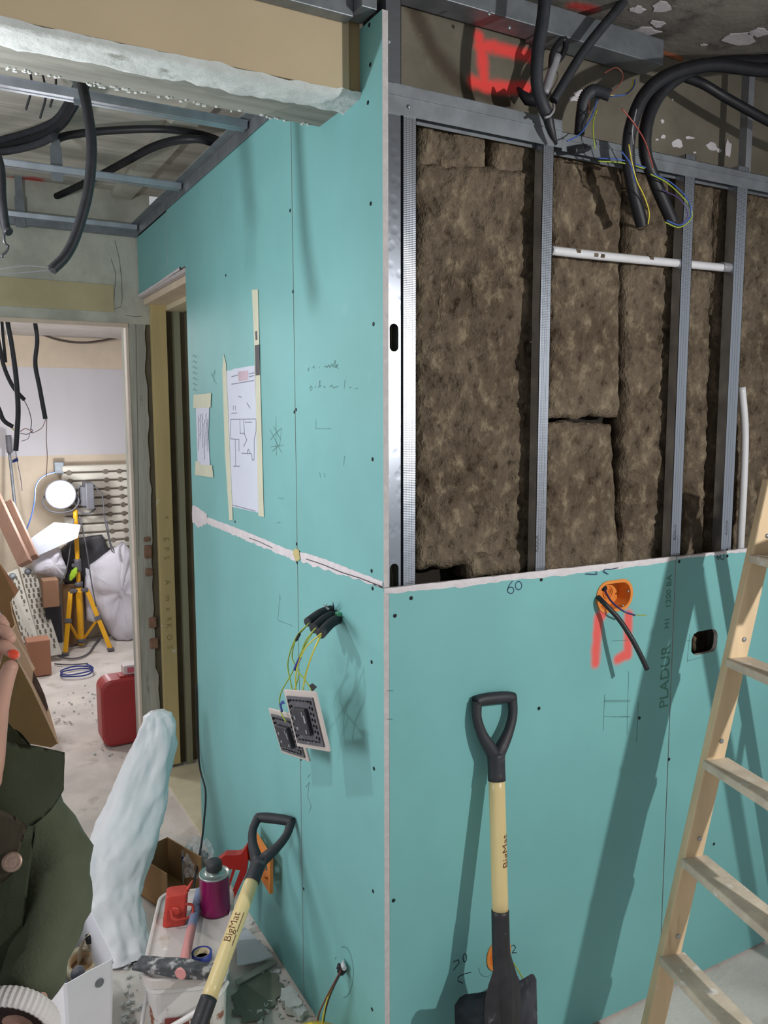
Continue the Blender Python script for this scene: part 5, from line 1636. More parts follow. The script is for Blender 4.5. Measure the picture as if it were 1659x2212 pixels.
bm = B(); a = FY([(26, 994), (38, 988), (40, 996), (27, 1000)], 2.595); vs = [bm.verts.new(p) for p in a]; v2 = [bm.verts.new(p + V((0, .002, 0))) for p in a]; bm.faces.new(vs); bm.faces.new(v2[::-1]); link('tape_flag', bm, BLUET, c_)
c_ = thing('conduit', 'thin black conduit crossing behind the longest one, ending in a wire knot', 'conduit', tuple(at(52, 862, 'y', 2.7)), fc)
bm = B(); tube(bm, FY([(-34, 580), (-30, 640), (-4, 735), (8, 790), (28, 835), (53, 864)], 2.7), .0095, 10, step=.01); link('sleeve', bm, BLACK2, c_)
for k, pts in (('dark', [(52, 864), (62, 885), (68, 910), (66, 928)]), ('red', [(44, 932), (54, 926), (66, 930), (70, 936)]), ('violet', [(44, 936), (58, 938), (66, 934), (71, 930), (66, 926)]), ('grey', [(64, 938), (60, 948), (46, 953)])):
    bm = B(); tube(bm, FY(pts, 2.7), .0018, 5); link('wire', bm, WIRE[k], c_)
c_ = thing('conduit', 'short black conduit curving at the left edge, with a pale yellow tip', 'conduit', tuple(at(28, 922, 'y', 2.65)), fc)
bm = B(); tube(bm, FY([(-60, 580), (-60, 700), (-40, 800), (-4, 880), (8, 908), (28, 922)], 2.65), .010, 10, step=.01); link('sleeve', bm, BLACK2, c_)
bm = B(); tube(bm, FY([(27, 922), (29, 930)], 2.65), .0025, 6); link('wire', bm, WIRE['yellow'], c_)
c_ = thing('conduit', 'stubby black conduit beside the lintel at the left edge', 'conduit', tuple(at(12, 782, 'y', 2.75)), fc)
bm = B(); tube(bm, FY([(1, 590), (2, 640), (4, 700), (8, 745), (12, 783)], 2.75), .008, 10, step=.01); link('sleeve', bm, BLACK2, c_)
c_ = thing('sagging_cable', 'dark cable sagging across the top of the far wall', 'cable', tuple(at(160, 740, 'y', 4.6)))
bm = B(); tube(bm, FY([(36, 700), (80, 718), (130, 735), (180, 740), (230, 734), (285, 722)], 4.68), .0075, 8, step=.03); link('cable', bm, mat('dusty_brown_cable', (74, 62, 58), .7), c_)

# radiator standing on end against the far wall
RADM = mat('old_radiator_enamel', (204, 200, 188), 0.55, var=.06, scale=6)
rd = thing('radiator', 'cast-iron radiator on its side with rows of dark joints against the far wall', 'radiator', tuple(at(220, 1380, 'y', 4.62)))
RY = 4.64
zs = [at(250, y, 'y', RY).z for y in (1002, 1018, 1036, 1055, 1073, 1091, 1110, 1128, 1147, 1166, 1185, 1205, 1225, 1245, 1265)]
xs0, xs1 = at(136, 1050, 'y', RY).x, at(279, 1050, 'y', RY).x + .01
for z0, z1 in zip(zs, zs[1:]):
    bm = B(); box(bm, (xs0, RY, z1 + .004), (xs1, RY + .10, z0 - .004), .012); link('section', bm, RADM, rd)
HUB = mat('radiator_hub', (120, 112, 100), .7, .2, var=.2, scale=40)
for i, z in enumerate(zs[1:-1]):
    for px in (229, 259, 150):
        x = at(px + i * 1.3, 1040, 'y', RY).x
        bm = B(); lathe(bm, [(.017, 0), (.021, .004), (.021, .02), (.017, .026)], Matrix.Translation((x, RY - .003 + .026, z)) @ ROT_R, 14); link('hub', bm, HUB, rd)
    bm = B(); box(bm, (xs0 + .03, RY + .004, z - .006), (xs1 - .02, RY + .05, z + .006)); link('joint_gap', bm, mat('radiator_gap', (92, 84, 76), .9) if 'radiator_gap' not in bpy.data.materials else bpy.data.materials['radiator_gap'], rd)
bm = B(); box(bm, (at(118, 1010, 'y', RY).x, RY + .02, at(118, 1025, 'y', RY).z), (at(140, 1010, 'y', RY).x, RY + .06, at(118, 998, 'y', RY).z), .006); link('valve', bm, STEEL_D, rd)

# tripod floodlight
TY = mat('tripod_yellow', (232, 172, 30), .4, var=.04)
TG = mat('tripod_grey', (96, 96, 102), .5)
td = thing('floodlight_tripod', 'yellow tripod stand carrying two floodlights in the far room', 'tripod', tuple(at(178, 1400, 'z', 0)))
T0 = at(178, 1398, 'z', 0.0)
Yt = T0.y
axx = T0.x - .006
bm = B(); tube(bm, [(axx, Yt, at(178, 1392, 'y', Yt).z), (axx, Yt, at(178, 1262, 'y', Yt).z)], .0225, 14, step=.05); link('outer_pole', bm, TY, td)
bm = B(); tube(bm, [(axx, Yt, at(178, 1265, 'y', Yt).z), (axx, Yt, at(175, 1100, 'y', Yt).z)], .0155, 14, step=.05); link('inner_pole', bm, TY, td)
zc, zc2 = at(176, 1220, 'y', Yt).z, at(178, 1262, 'y', Yt).z
bm = B(); tube(bm, [(axx, Yt, zc - .045), (axx, Yt, zc + .045)], .024, 14); link('collar', bm, TG, td)
bm = B(); box(bm, (axx - .04, Yt - .012, zc - .012), (axx - .02, Yt + .012, zc + .012), .003); link('clamp_knob', bm, TG, td)
bm = B(); tube(bm, [(axx, Yt, zc2 - .015), (axx, Yt, zc2 + .02)], .028, 14); link('collar', bm, TG, td)
bm = B(); box(bm, (axx - .062, Yt - .02, zc2 - .055), (axx + .062, Yt + .02, zc2 - .028), .006); link('leg_bracket', bm, TG, td)
for k, (fxp, fyp) in enumerate(((141, 1412), (239, 1402), (176, 1388))):
    foot = at(fxp, fyp, 'z', .012)
    top = V((axx + (-.055, .055, .0)[k], Yt + (0, 0, -.03)[k], zc2 - .045))
    bm = B(); obox(bm, foot, top, .030, .018, (0.87, -.48, 0), .003); lg = link('leg', bm, TY, td)
    bm = B(); box(bm, foot + V((-.022, -.018, -.012)), foot + V((.022, .018, .010)), .004); link('foot', bm, TG, lg)
    md = foot.lerp(top, .52)
    bm = B(); obox(bm, md, V((axx + (-.018, .018, 0)[k], Yt, .06)), .018, .010, (0.87, -.48, 0), .002); link('brace', bm, TY, td)
    bm = B(); obox(bm, md - (top - foot).normalized() * .016, md + (top - foot).normalized() * .016, .044, .026, (0.87, -.48, 0), .003); link('joint', bm, TG, td)
bm = B(); lathe(bm, [(.02, .03), (.028, .034), (.028, .06), (.022, .064)], Matrix.Translation((axx, Yt, 0)), 14); link('hub', bm, TG, td)
zt_ = at(175, 1090, 'y', Yt).z
bm = B(); box(bm, (axx - .13, Yt - .012, zt_ + .02), (axx + .08, Yt + .012, zt_ + .05), .003); link('crossbar', bm, TG, td)
f1 = thing('floodlight', 'round lit floodlight glaring at the camera from the tripod', 'lamp', tuple(at(131, 1068, 'y', Yt)))
ctr = at(131, 1068, 'y', Yt - .05)
dr = (CAM - ctr).normalized()
Mfl = frame_m(ctr, dr.cross(V((0, 0, 1))) * -1, V((0, 0, 1)))
if Mfl.col[2].to_3d().dot(dr) < 0:
    Mfl = frame_m(ctr, dr.cross(V((0, 0, 1))), V((0, 0, 1)))
bm = B(); lathe(bm, [(.055, -.075), (.075, -.06), (.098, 0), (.102, .004), (.102, .008), (.094, .008), (.092, .003)], Mfl, 32); link('housing', bm, TG, f1)
t = NT('lit_lens'); t.b.inputs['Base Color'].default_value = (1, 1, 1, 1); t.b.inputs['Emission Color'].default_value = (.97, .98, 1, 1); t.b.inputs['Emission Strength'].default_value = 40
bm = B(); lathe(bm, [(.0915, 0.003), (.0915, .0045), (.06, .007), (.001, .008)], Mfl, 32); link('lens', bm, t.m, f1)
bm = B(); tube(bm, [Mfl @ V(p) for p in ((-.10, 0, -.03), (-.115, -.06, -.03), (-.06, -.12, -.03), (.06, -.12, -.03), (.115, -.06, -.03), (.10, 0, -.03))], .006, 6); link('bracket', bm, TG, f1)
f2 = thing('floodlight', 'unlit dark floodlight turned sideways on the right of the tripod', 'lamp', tuple(at(192, 1070, 'y', Yt)))
c0 = at(190, 1072, 'y', Yt)
bm = B(); box(bm, (c0.x - .025, c0.y - .08, c0.z - .085), (c0.x + .03, c0.y + .08, c0.z + .10), .006); link('housing', bm, TG, f2)
for k in range(5):
    bm = B(); box(bm, (c0.x - .05, c0.y - .075 + k * .036, c0.z - .06), (c0.x - .02, c0.y - .069 + k * .036, c0.z + .07)); link('fin', bm, TG, f2)
bm = B(); tube(bm, [c0 + V(p) for p in ((-.05, 0, .08), (-.085, 0, .0), (-.06, 0, -.10), (.0, 0, -.12), (.05, 0, -.09))], .006, 6); link('bracket', bm, TG, f2)
GC = mat('grey_cable', (92, 92, 98), .6)
for lb_, pts, r in (('grey cable drooping from the right floodlight down to the white sack', [(203, 1048), (222, 1075), (226, 1120), (240, 1185), (248, 1193), (238, 1170), (230, 1120)], .006),
                    ('long grey cable running from the tripod head down over the perforated boards', [(160, 1120), (152, 1180), (142, 1235), (112, 1290), (96, 1340), (90, 1390)], .006),
                    ('grey cable trailing from the tripod pole down behind its right leg', [(172, 1115), (186, 1180), (198, 1260), (208, 1310)], .006)):
    th = thing('power_cable', lb_, 'cable', tuple(at(*pts[-1], 'y', Yt - .06)))
    bm = B(); tube(bm, FY(pts, Yt - .06), r * .7, 7, step=.02); link('cable', bm, GC, th)
th = thing('floor_cable', 'grey cable lying on the floor between the tripod feet', 'cable', tuple(at(150, 1415, 'z', 0)))
bm = B(); tube(bm, [at(x, y, 'z', .008) for x, y in ((115, 1405), (135, 1420), (165, 1422), (190, 1412), (205, 1392), (215, 1380))], .006, 6, step=.02); tube(bm, [at(x, y, 'z', .008) for x, y in ((118, 1434), (150, 1436), (190, 1433))], .005, 6, step=.02); link('cable', bm, GC, th)
th = thing('blue_cable', 'thin blue-white cable looping down past the floodlight', 'cable', tuple(at(40, 1195, 'y', 4.2)))
bm = B(); tube(bm, FY([(118, 1020), (95, 1028), (78, 1048), (74, 1085), (66, 1120), (56, 1148), (54, 1165), (44, 1185), (38, 1200)], 4.25), .004, 7, step=.02); link('cable', bm, WIRE['blue'], th)
cc = thing('cable_coil', 'loose coil of blue cable lying on the far room floor', 'cable', tuple(at(165, 1460, 'z', 0)))
bm = B()
Cc = at(166, 1457, 'z', 0)
R1 = (at(203, 1452, 'z', 0) - at(132, 1460, 'z', 0)).length / 2
pts = []
for k in range(52):
    a = k / 24 * 2 * pi
    pts.append(Cc + V((cos(a) * R1 * (1 + .05 * sin(k)), sin(a) * R1 * (1.0 + .1 * sin(k * .7)), .006 + .0006 * k)))
tube(bm, pts, .005, 6, step=.02)
link('loop', bm, BLUET, cc)

# sacks, boards, boxes and timber
SACK = mat('white_sack', (214, 212, 222), .7, var=.05, scale=8, bump=.2, bscale=20)


def sack(label, outline, y, depth_, seed, m=None, name='sack', cat='sack'):
    P = [at(px, py, 'y', y) for px, py in outline]
    c = sum(P, V()) / len(P)
    th = thing(name, label, cat, (c.x, c.y, min(p.z for p in P)))
    bm = B()
    sm = []
    for i in range(len(P)):
        a, b = P[i], P[(i + 1) % len(P)]
        for k in range(6):
            sm.append(a.lerp(b, k / 6))
    rings = []
    for s, yo in ((1.0, depth_ * .5), (1.0, 0.0), (.96, -depth_ * .22), (.84, -depth_ * .40), (.62, -depth_ * .5), (.35, -depth_ * .54), (.1, -depth_ * .55)):
        rg = []
        for p in sm:
            q = c + (p - c) * s
            q.y = y + yo + .035 * nz(q, 7, seed) + .02 * abs(nz(q, 16, seed + 2)) 
            q.z = max(q.z, .005)
            rg.append(bm.verts.new(q))
        rings.append(rg)
    n = len(sm)
    for a, b in zip(rings, rings[1:]):
        for k in range(n):
            bm.faces.new((a[k], a[(k + 1) % n], b[(k + 1) % n], b[k]))
    bm.faces.new(rings[0][::-1]); bm.faces.new(rings[-1])
    link('cloth', bm, m or SACK, th, smooth=True)
    return th


sack('big white rubble sack against the radiator right of the tripod', [(268, 1172), (232, 1195), (196, 1220), (190, 1240), (205, 1310), (240, 1372), (278, 1405), (320, 1396), (325, 1300), (290, 1230), (280, 1185)], 4.565, .13, 1)
sack('crumpled white cloth heap under the white panel left of the tripod', [(70, 1200), (110, 1190), (130, 1185), (136, 1205), (146, 1230), (140, 1252), (110, 1245), (70, 1235)], 4.50, .14, 2)
sack('white plastic bundle between the tripod legs', [(185, 1225), (205, 1240), (215, 1300), (205, 1345), (186, 1340), (182, 1270)], 4.58, .06, 3)
sack('black sack heap behind the tripod', [(128, 1190), (160, 1165), (220, 1155), (235, 1185), (225, 1260), (180, 1275), (140, 1262), (128, 1225)], 4.61, .05, 4, mat('black_sack', (58, 58, 62), .6, var=.2), 'black_sack')
bm_ = mat('white_panel', (222, 228, 240), .5, var=.02)


def panel(name, label, cat, pts, y, th_, m, ys=None, part='panel'):
    P = [at(px, py, 'y', (ys[i] if ys else y)) for i, (px, py) in enumerate(pts)]
    th = thing(name, label, cat, tuple(min(P, key=lambda p: p.z)))
    n = (P[1] - P[0]).cross(P[2] - P[0]).normalized()
    if n.y > 0:
        n = -n
    bm = B()
    a = [bm.verts.new(p) for p in P]
    b = [bm.verts.new(p - n * th_) for p in P]
    bm.faces.new(a); bm.faces.new(b[::-1])
    for i in range(len(a)):
        bm.faces.new((a[i], a[(i + 1) % len(a)], b[(i + 1) % len(a)], b[i]))
    link(part, bm, m, th)
    return th, P, n


panel('white_board', 'white board lying tilted on the heap left of the tripod pole', 'board', [(64, 1166), (118, 1129), (174, 1134), (168, 1162), (76, 1203)], 4.40, .03, bm_)
TIMB = mat('brown_timber', (150, 116, 98), .7, var=.1, scale=8, stretch=(3, 3, .3))
for lb_, a, b, w in (('thick brown timber beam leaning at the left edge, nearer of the two', (-18, 1062), (55, 1218), .075), ('thinner brown timber leaning right behind the thick beam', (20, 1086), (74, 1205), .05)):
    th = thing('timber_beam', lb_, 'beam', tuple(at(*b, 'y', 3.9)))
    bm = B(); obox(bm, at(*b, 'y', 3.9 if w > .06 else 3.96), at(*a, 'y', 4.2 if w > .06 else 4.26), w, .06, (.87, -.48, 0), .004); link('timber', bm, TIMB, th)
PERF = mat('perforated_paint', (200, 198, 188), .6, var=.08, scale=10)
hol = mat('perforation', (108, 100, 88), .8)
for lb_, q in (('perforated white metal board leaning at the left, nearer the cardboard', [(10, 1240), (38, 1228), (90, 1405), (60, 1440)]), ('perforated white metal board leaning right of its twin, nearer the tripod', [(42, 1225), (72, 1222), (134, 1412), (92, 1420)])):
    th, P, n = panel('perforated_board', lb_, 'board', q, 0, .03, PERF, ys=[4.44 if '10 ' in str(q[0]) or q[0][0] < 20 else 4.50, 4.44 if q[0][0] < 20 else 4.50, 4.16 if q[0][0] < 20 else 4.24, 4.16 if q[0][0] < 20 else 4.24], part='sheet')
    th['group'] = 'perforated boards leaning together'
    for i in range(15):
        for j in range(3):
            u, v = (j + .5 + .25 * (i % 2)) / 3.4, .10 + .86 * i / 15
            p = P[0].lerp(P[1], u).lerp(P[3].lerp(P[2], u), v)
            dn = (P[3] - P[0]).normalized()
            bm = B(); obox(bm, p + n * .0015 - dn * .014, p + n * .0015 + dn * .014, .012, .003, dn.cross(n), .001); link('slot', bm, hol, th)
    bm = B(); c = P[0].lerp(P[1], .5).lerp(P[3].lerp(P[2], .5), .06); ax_ = (P[1] - P[0]).normalized(); lathe(bm, [(.022, 0), (.022, .006), (.010, .010), (.004, .010)], frame_m(c, ax_, n.cross(ax_)), 14); link('bolt', bm, STEEL_D, th)
def carton(label, a, b, y0, d, m, name='carton', ang=0.0, zfloor=None):
    A_, B_ = at(*a, 'y', y0), at(*b, 'y', y0)
    th = thing(name, label, 'box', ((A_.x + B_.x) / 2, y0 + d / 2, min(A_.z, B_.z)))
    bm = B(); box(bm, (min(A_.x, B_.x), y0, max(0.003, min(A_.z, B_.z))), (max(A_.x, B_.x), y0 + d, max(A_.z, B_.z)), .004); link('carton', bm, m, th)
    return th


carton('brown cardboard carton on top of a dark crate left of the tripod', (92, 1255), (129, 1310), 4.30, .12, mat('carton_brown', (160, 122, 96), .9, var=.05))
carton('dark crate under the brown carton left of the tripod', (98, 1311), (136, 1388), 4.34, .14, mat('dark_crate', (48, 46, 52), .8))
carton('tall brown carton standing right behind the tripod legs', (136, 1266), (184, 1388), 4.55, .08, mat('carton_shade', (140, 108, 78), .9, var=.06))
carton('terracotta-brown box on the floor before the perforated boards', (58, 1388), (112, 1457), 3.93, .14, mat('terracotta_box', (164, 116, 92), .9, var=.07, scale=6), name='clay_block')
lev = thing('green_glove', 'lime green glove hanging beside the tripod collar', 'glove', tuple(at(158, 1245, 'y', Yt)))
bm = B(); blob(bm, FY([(165, 1226), (158, 1240), (152, 1254)], Yt - .03), [.008, .022, .020, .006], .5, 1.0, n=14); link('glove', bm, mat('lime', (150, 190, 40), .7), lev)
pole = thing('broom_pole', 'slim grey pole with dark grip leaning on the far wall at the left edge', 'pole', tuple(at(30, 1110, 'y', 4.6)))
bm = B(); tube(bm, [at(20, 975, 'y', 4.68), at(33, 1100, 'y', 4.6), at(40, 1180, 'y', 4.55)], .010, 8, step=.05); link('tube', bm, STEEL_D, pole)
bm = B(); tube(bm, [at(18, 940, 'y', 4.68), at(21, 978, 'y', 4.675)], .020, 10); link('grip', bm, TG, pole)
# cardboard sheets at the left
CBI = mat('card_inside', (128, 104, 66), .9, var=.06, scale=6)
CBL = mat('card_pale', (214, 186, 154), .9, var=.05, scale=8)
th, P, n = panel('cardboard_packaging', 'large torn cardboard packaging leaning at the left, brown face to the room', 'cardboard', [(-60, 1290), (20, 1400), (44, 1440), (70, 1490), (124, 1606), (112, 1614), (36, 1600), (-60, 1560)], 0, .004, CBI, ys=[2.75, 2.75, 2.72, 2.68, 2.6, 2.6, 2.6, 2.6], part='face')
E_ = [at(px, py, 'y', y) for px, py, y in ((22, 1300, 2.95), (26, 1330, 2.95), (42, 1370, 2.93), (66, 1430, 2.88), (75, 1446, 2.86), (70, 1450, 2.8), (68, 1475, 2.76), (100, 1540, 2.72), (104, 1530, 2.74), (126, 1608, 2.62), (124, 1606, 2.6), (70, 1490, 2.68), (44, 1440, 2.72), (20, 1400, 2.75), (25, 1360, 2.85), (32, 1350, 2.9), (25, 1322, 2.93))]
bm = B(); a = [bm.verts.new(p) for p in E_]; f = bm.faces.new(a); bmesh.ops.triangulate(bm, faces=[f]); bmesh.ops.solidify(bm, geom=bm.faces[:], thickness=.004); link('torn_edge', bm, CBL, th)
bm = B(); a = [bm.verts.new(at(px, py, 'y', y + .004)) for px, py, y in ((72, 1452, 2.8), (84, 1475, 2.78), (95, 1500, 2.75), (103, 1528, 2.74), (100, 1540, 2.72), (68, 1478, 2.76))]; f = bm.faces.new(a); bmesh.ops.triangulate(bm, faces=[f]); bmesh.ops.solidify(bm, geom=bm.faces[:], thickness=.003); link('torn_hole', bm, mat('torn_dark', (92, 78, 70), .9), th)
panel('cardboard_flap', 'upper brown cardboard sheet leaning behind the torn packaging', 'cardboard', [(-60, 1190), (0, 1222), (30, 1285), (24, 1300), (46, 1372), (40, 1400), (-60, 1350)], 3.0, .004, KRAFT, part='sheet')
panel('cardboard_strip', 'orange-brown cardboard strip lying over the perforated boards', 'cardboard', [(-30, 1180), (2, 1220), (41, 1275), (30, 1292), (16, 1272), (-30, 1215)], 3.3, .004, mat('strip_card', (186, 142, 110), .9), part='strip')
panel('blue_sleeve', 'pale blue plastic strip stuck in the torn cardboard', 'plastic', [(-12, 1310), (2, 1324), (22, 1356), (16, 1372), (-12, 1340)], 2.7, .004, mat('pale_blue', (182, 198, 232), .5), part='strip')

# red jerry can just behind the pillar
rc = thing('red_case', 'red hard plastic tool case standing on the floor behind the pillar', 'case', tuple(at(262, 1616, 'z', 0)))
cb = at(262, 1612, 'z', 0)
cy0 = cb.y
xa, xb = at(218, 1520, 'y', cy0).x, at(315, 1520, 'y', cy0).x
zt2 = at(260, 1468, 'y', cy0).z
cx_, cz_, w_, h_ = (xa + xb) / 2, zt2 / 2, xb - xa, zt2
REDC = mat('red_case_plastic', (172, 58, 60), .42, var=.05, scale=6)
bm = B()
Mrc = Matrix(((1, 0, 0, cx_), (0, 0, 1, cy0), (0, 1, 0, cz_ + .002), (0, 0, 0, 1)))
loft(bm, [[(x, y, z) for x, y in rrect(0, 0, w_ - 2 * i_, h_ - 2 * i_, .055, 6)] for i_, z in ((.012, 0.0), (.002, .008), (0, .04), (0, .12), (.012, .128))], Mrc)
link('shell', bm, REDC, rc)
bm = B(); box(bm, (cx_ - .01, cy0 + .02, zt2 - .004), (cx_ + .05, cy0 + .09, zt2 + .010), .003); link('latch', bm, REDC, rc)
pk = thing('small_packet', 'small white and pink packet lying on top of the red case', 'packet', (cx_ + .05, cy0 + .05, zt2))
bm = B(); box(bm, (cx_ + .012, cy0 + .03, zt2 + .010), (cx_ + .10, cy0 + .10, zt2 + .055), .004); link('packet', bm, mat('white_pack', (226, 216, 218), .5), pk)
bm = B(); box(bm, (cx_ + .03, cy0 + .0285, zt2 + .018), (cx_ + .08, cy0 + .031, zt2 + .046), .001); link('print', bm, mat('pink_pack', (216, 110, 130), .5), pk)
bm = B(); ribbons(bm, [[at(x, y, 'z', .004) for x, y in l] for l in ([(115, 1554), (130, 1552), (122, 1560), (118, 1562), (132, 1562)], [(136, 1558), (142, 1562), (150, 1558), (155, 1564)])], .006, (0, 0, 1)); link('floor_mark', bm, mat('floor_pencil', (132, 122, 114), .9), fl)

# ------------------------------------------------------------------ person at the left edge, crouching, one hand raised to the chin
SKIN = mat('skin', (188, 146, 128), .55, var=.07, scale=14, stains=(((196, 128, 116), 12, .58, .78),))
JACK = mat('olive_jacket', (80, 86, 66), .9, var=.12, scale=9, bump=.25, bscale=220, stains=(((60, 64, 48), 8, .58, .76), ((98, 104, 82), 14, .62, .8)))
JACKD = mat('jacket_lining', (44, 46, 36), .95)
CUFFM = mat('white_rib_knit', (214, 208, 206), .9, var=.05)


def skinned(name, verts, edges, radii, m, parent, sub=2, root=0):
    me = bpy.data.meshes.new(name)
    me.from_pydata([tuple(v) for v in verts], edges, [])
    o = bpy.data.objects.new(name, me)
    COL.objects.link(o)
    md = o.modifiers.new('skin', 'SKIN')
    md.use_smooth_shade = True
    for i, r in enumerate(radii):
        me.skin_vertices[0].data[i].radius = r if isinstance(r, tuple) else (r, r)
        me.skin_vertices[0].data[i].use_root = (i == root)
    s = o.modifiers.new('sub', 'SUBSURF')
    s.levels = s.render_levels = sub
    bpy.context.view_layer.update()
    dg = bpy.context.evaluated_depsgraph_get()
    me2 = bpy.data.meshes.new_from_object(o.evaluated_get(dg))
    bpy.data.objects.remove(o)
    bm = B()
    bm.from_mesh(me2)
    bpy.data.meshes.remove(me2)
    return link(name, bm, m, parent, smooth=True)


pe = thing('person', 'person in an olive jacket at the left edge, hand with orange nail raised', 'person', (-0.92, -0.24, 0))
D = dep
sh_l = D(70, 1735, 1.20)
el_l = D(128, 1940, 1.14)
wr_l = D(52, 2185, 1.04)
neck = V((-0.90, -0.22, 1.17))
head0 = V((-0.93, -0.25, 1.27))
chest = V((-0.90, -0.20, 1.02))
pelvis = V((-0.93, -0.16, 0.64))
sh_r = V((-1.08, -0.20, 1.12))
el_r = V((-1.10, -0.36, 0.92))
wr_r = D(-34, 1690, 1.06)
# body: one skinned surface with arms, hands, legs
vs = [pelvis, V((-0.92, -0.18, 0.82)), chest, neck, head0, sh_l, el_l, wr_l, D(26, 2232, 1.02), sh_r, el_r, wr_r, D(-38, 1560, 1.05), D(-30, 1475, 1.05),
      pelvis + V((.09, 0, -.02)), V((-0.86, -0.52, 0.46)), V((-0.87, -0.20, 0.09)), V((-0.87, -0.36, 0.035)),
      pelvis + V((-.09, 0, -.02)), V((-1.06, -0.50, 0.46)), V((-1.06, -0.16, 0.09)), V((-1.07, -0.33, 0.035)), V((-0.935, -0.255, 1.36))]
ed = [(0, 1), (1, 2), (2, 3), (3, 4), (2, 5), (5, 6), (6, 7), (7, 8), (2, 9), (9, 10), (10, 11), (11, 12), (12, 13), (0, 14), (14, 15), (15, 16), (16, 17), (0, 18), (18, 19), (19, 20), (20, 21), (4, 22)]
ra = [(.12, .09), (.11, .08), (.11, .075), .05, .085, .040, .030, .023, .034, .055, .042, .026, (.036, .022), (.038, .020), .085, .058, .040, .036, .085, .058, .040, .036, .088]
body = skinned('body', vs, ed, ra, SKIN, pe)


def finger(pts, rr, nm='finger'):
    bm = B()
    P_ = [D(*p) for p in pts]
    tube(bm, P_, rr, 14, step=.003)
    g = bmesh.ops.create_icosphere(bm, subdivisions=3, radius=rr[-1] * 1.01)
    bmesh.ops.translate(bm, verts=g['verts'], vec=P_[-1])
    for v_ in g['verts']:
        for f_ in v_.link_faces:
            f_.smooth = True
    return link(nm, bm, SKIN, body, smooth=True)


finger([(-28, 1470, 1.045), (-12, 1415, 1.035), (4, 1396, 1.03), (20, 1404, 1.028), (32, 1415, 1.027)], [.0105, .0105, .0098, .0088, .0066])
finger([(-30, 1460, 1.05), (-22, 1400, 1.045), (-6, 1366, 1.04), (10, 1364, 1.04), (22, 1378, 1.038)], [.0108, .0108, .0098, .0092, .0075])
finger([(-36, 1450, 1.06), (-36, 1390, 1.055), (-22, 1345, 1.05), (-4, 1338, 1.05), (8, 1350, 1.05)], [.0105, .0105, .0098, .009, .007])
finger([(-44, 1460, 1.07), (-50, 1405, 1.065), (-42, 1360, 1.06), (-28, 1348, 1.06)], [.009, .009, .008, .006])
finger([(-40, 1690, 1.045), (-22, 1600, 1.03), (-6, 1530, 1.018), (10, 1475, 1.012), (22, 1442, 1.014)], [.024, .021, .0165, .0125, .0095], 'thumb')
# orange nail on the forefinger
c = D(29, 1413, 1.0185)
bm = B(); bmesh.ops.create_icosphere(bm, subdivisions=3, radius=1)
vx = (D(40, 1418, 1.02) - D(20, 1410, 1.02)).normalized(); vz = (CAM - c).normalized(); vy = vz.cross(vx)
for v in bm.verts:
    q = v.co.copy()
    v.co = c + vx * (q.x * .0072) + vy * (q.y * .0062) + vz * (q.z * .0030)
link('fingernail', bm, mat('orange_nail_varnish', (232, 84, 58), .2), body, smooth=True)['label'] = 'glossy orange fingernail'
# lower hand: fingers hanging beyond the frame
for k, dx in enumerate((-22, -8, 6, 20)):
    finger([(18 + dx * .8, 2262, 1.01), (8 + dx, 2330, 1.0), (-4 + dx, 2385, 1.0), (-14 + dx, 2420, 1.01)], [.0105, .010, .009, .007])
finger([(40, 2235, 1.0), (58, 2280, .985), (54, 2330, .98)], [.013, .011, .008], 'thumb')
# face: nose, mouth, eyes, ears, hair (outside the frame, for other viewpoints)
hc = V((-0.935, -0.255, 1.335))
fd = (CAM - hc); fd.z = 0; fd.normalize()
sdv = fd.cross(V((0, 0, 1)))
bm = B(); tube(bm, [hc + fd * .095 + V((0, 0, .03)), hc + fd * .112 + V((0, 0, -.005)), hc + fd * .098 + V((0, 0, -.012))], [.008, .014, .008], 8); link('nose', bm, SKIN, body)
bm = B(); tube(bm, [hc + fd * .088 + sdv * -.024 + V((0, 0, -.042)), hc + fd * .096 + V((0, 0, -.044)), hc + fd * .088 + sdv * .024 + V((0, 0, -.042))], .006, 8); link('mouth', bm, mat('lips', (176, 96, 88), .5), body)
for s in (-1, 1):
    bm = B(); bmesh.ops.create_icosphere(bm, subdivisions=2, radius=.011)
    bmesh.ops.translate(bm, verts=bm.verts[:], vec=hc + fd * .078 + sdv * (.032 * s) + V((0, 0, .028))); link('eye', bm, mat('eye_%d' % (s + 1), (60, 44, 36), .2), body)
    bm = B(); tube(bm, [hc + sdv * (.092 * s) + V((0, 0, .03)), hc + sdv * (.102 * s) - fd * .01, hc + sdv * (.09 * s) + V((0, 0, -.03))], .010, 8); link('ear', bm, SKIN, body)
bm = B(); bmesh.ops.create_icosphere(bm, subdivisions=4, radius=1)
kill = [v for v in bm.verts if v.co.dot(fd) > 0.25 and v.co.z < 0.50 or v.co.z < -0.75]
bmesh.ops.delete(bm, geom=kill, context='VERTS')
for v in bm.verts:
    q = v.co.copy()
    v.co = hc + V((0, 0, .020)) - fd * .010 + q * (.106 + .006 * nz(q, 6))
bmesh.ops.solidify(bm, geom=bm.faces[:], thickness=.006)
link('hair', bm, mat('brown_hair', (58, 42, 32), .7, var=.2, scale=60), pe, smooth=True)
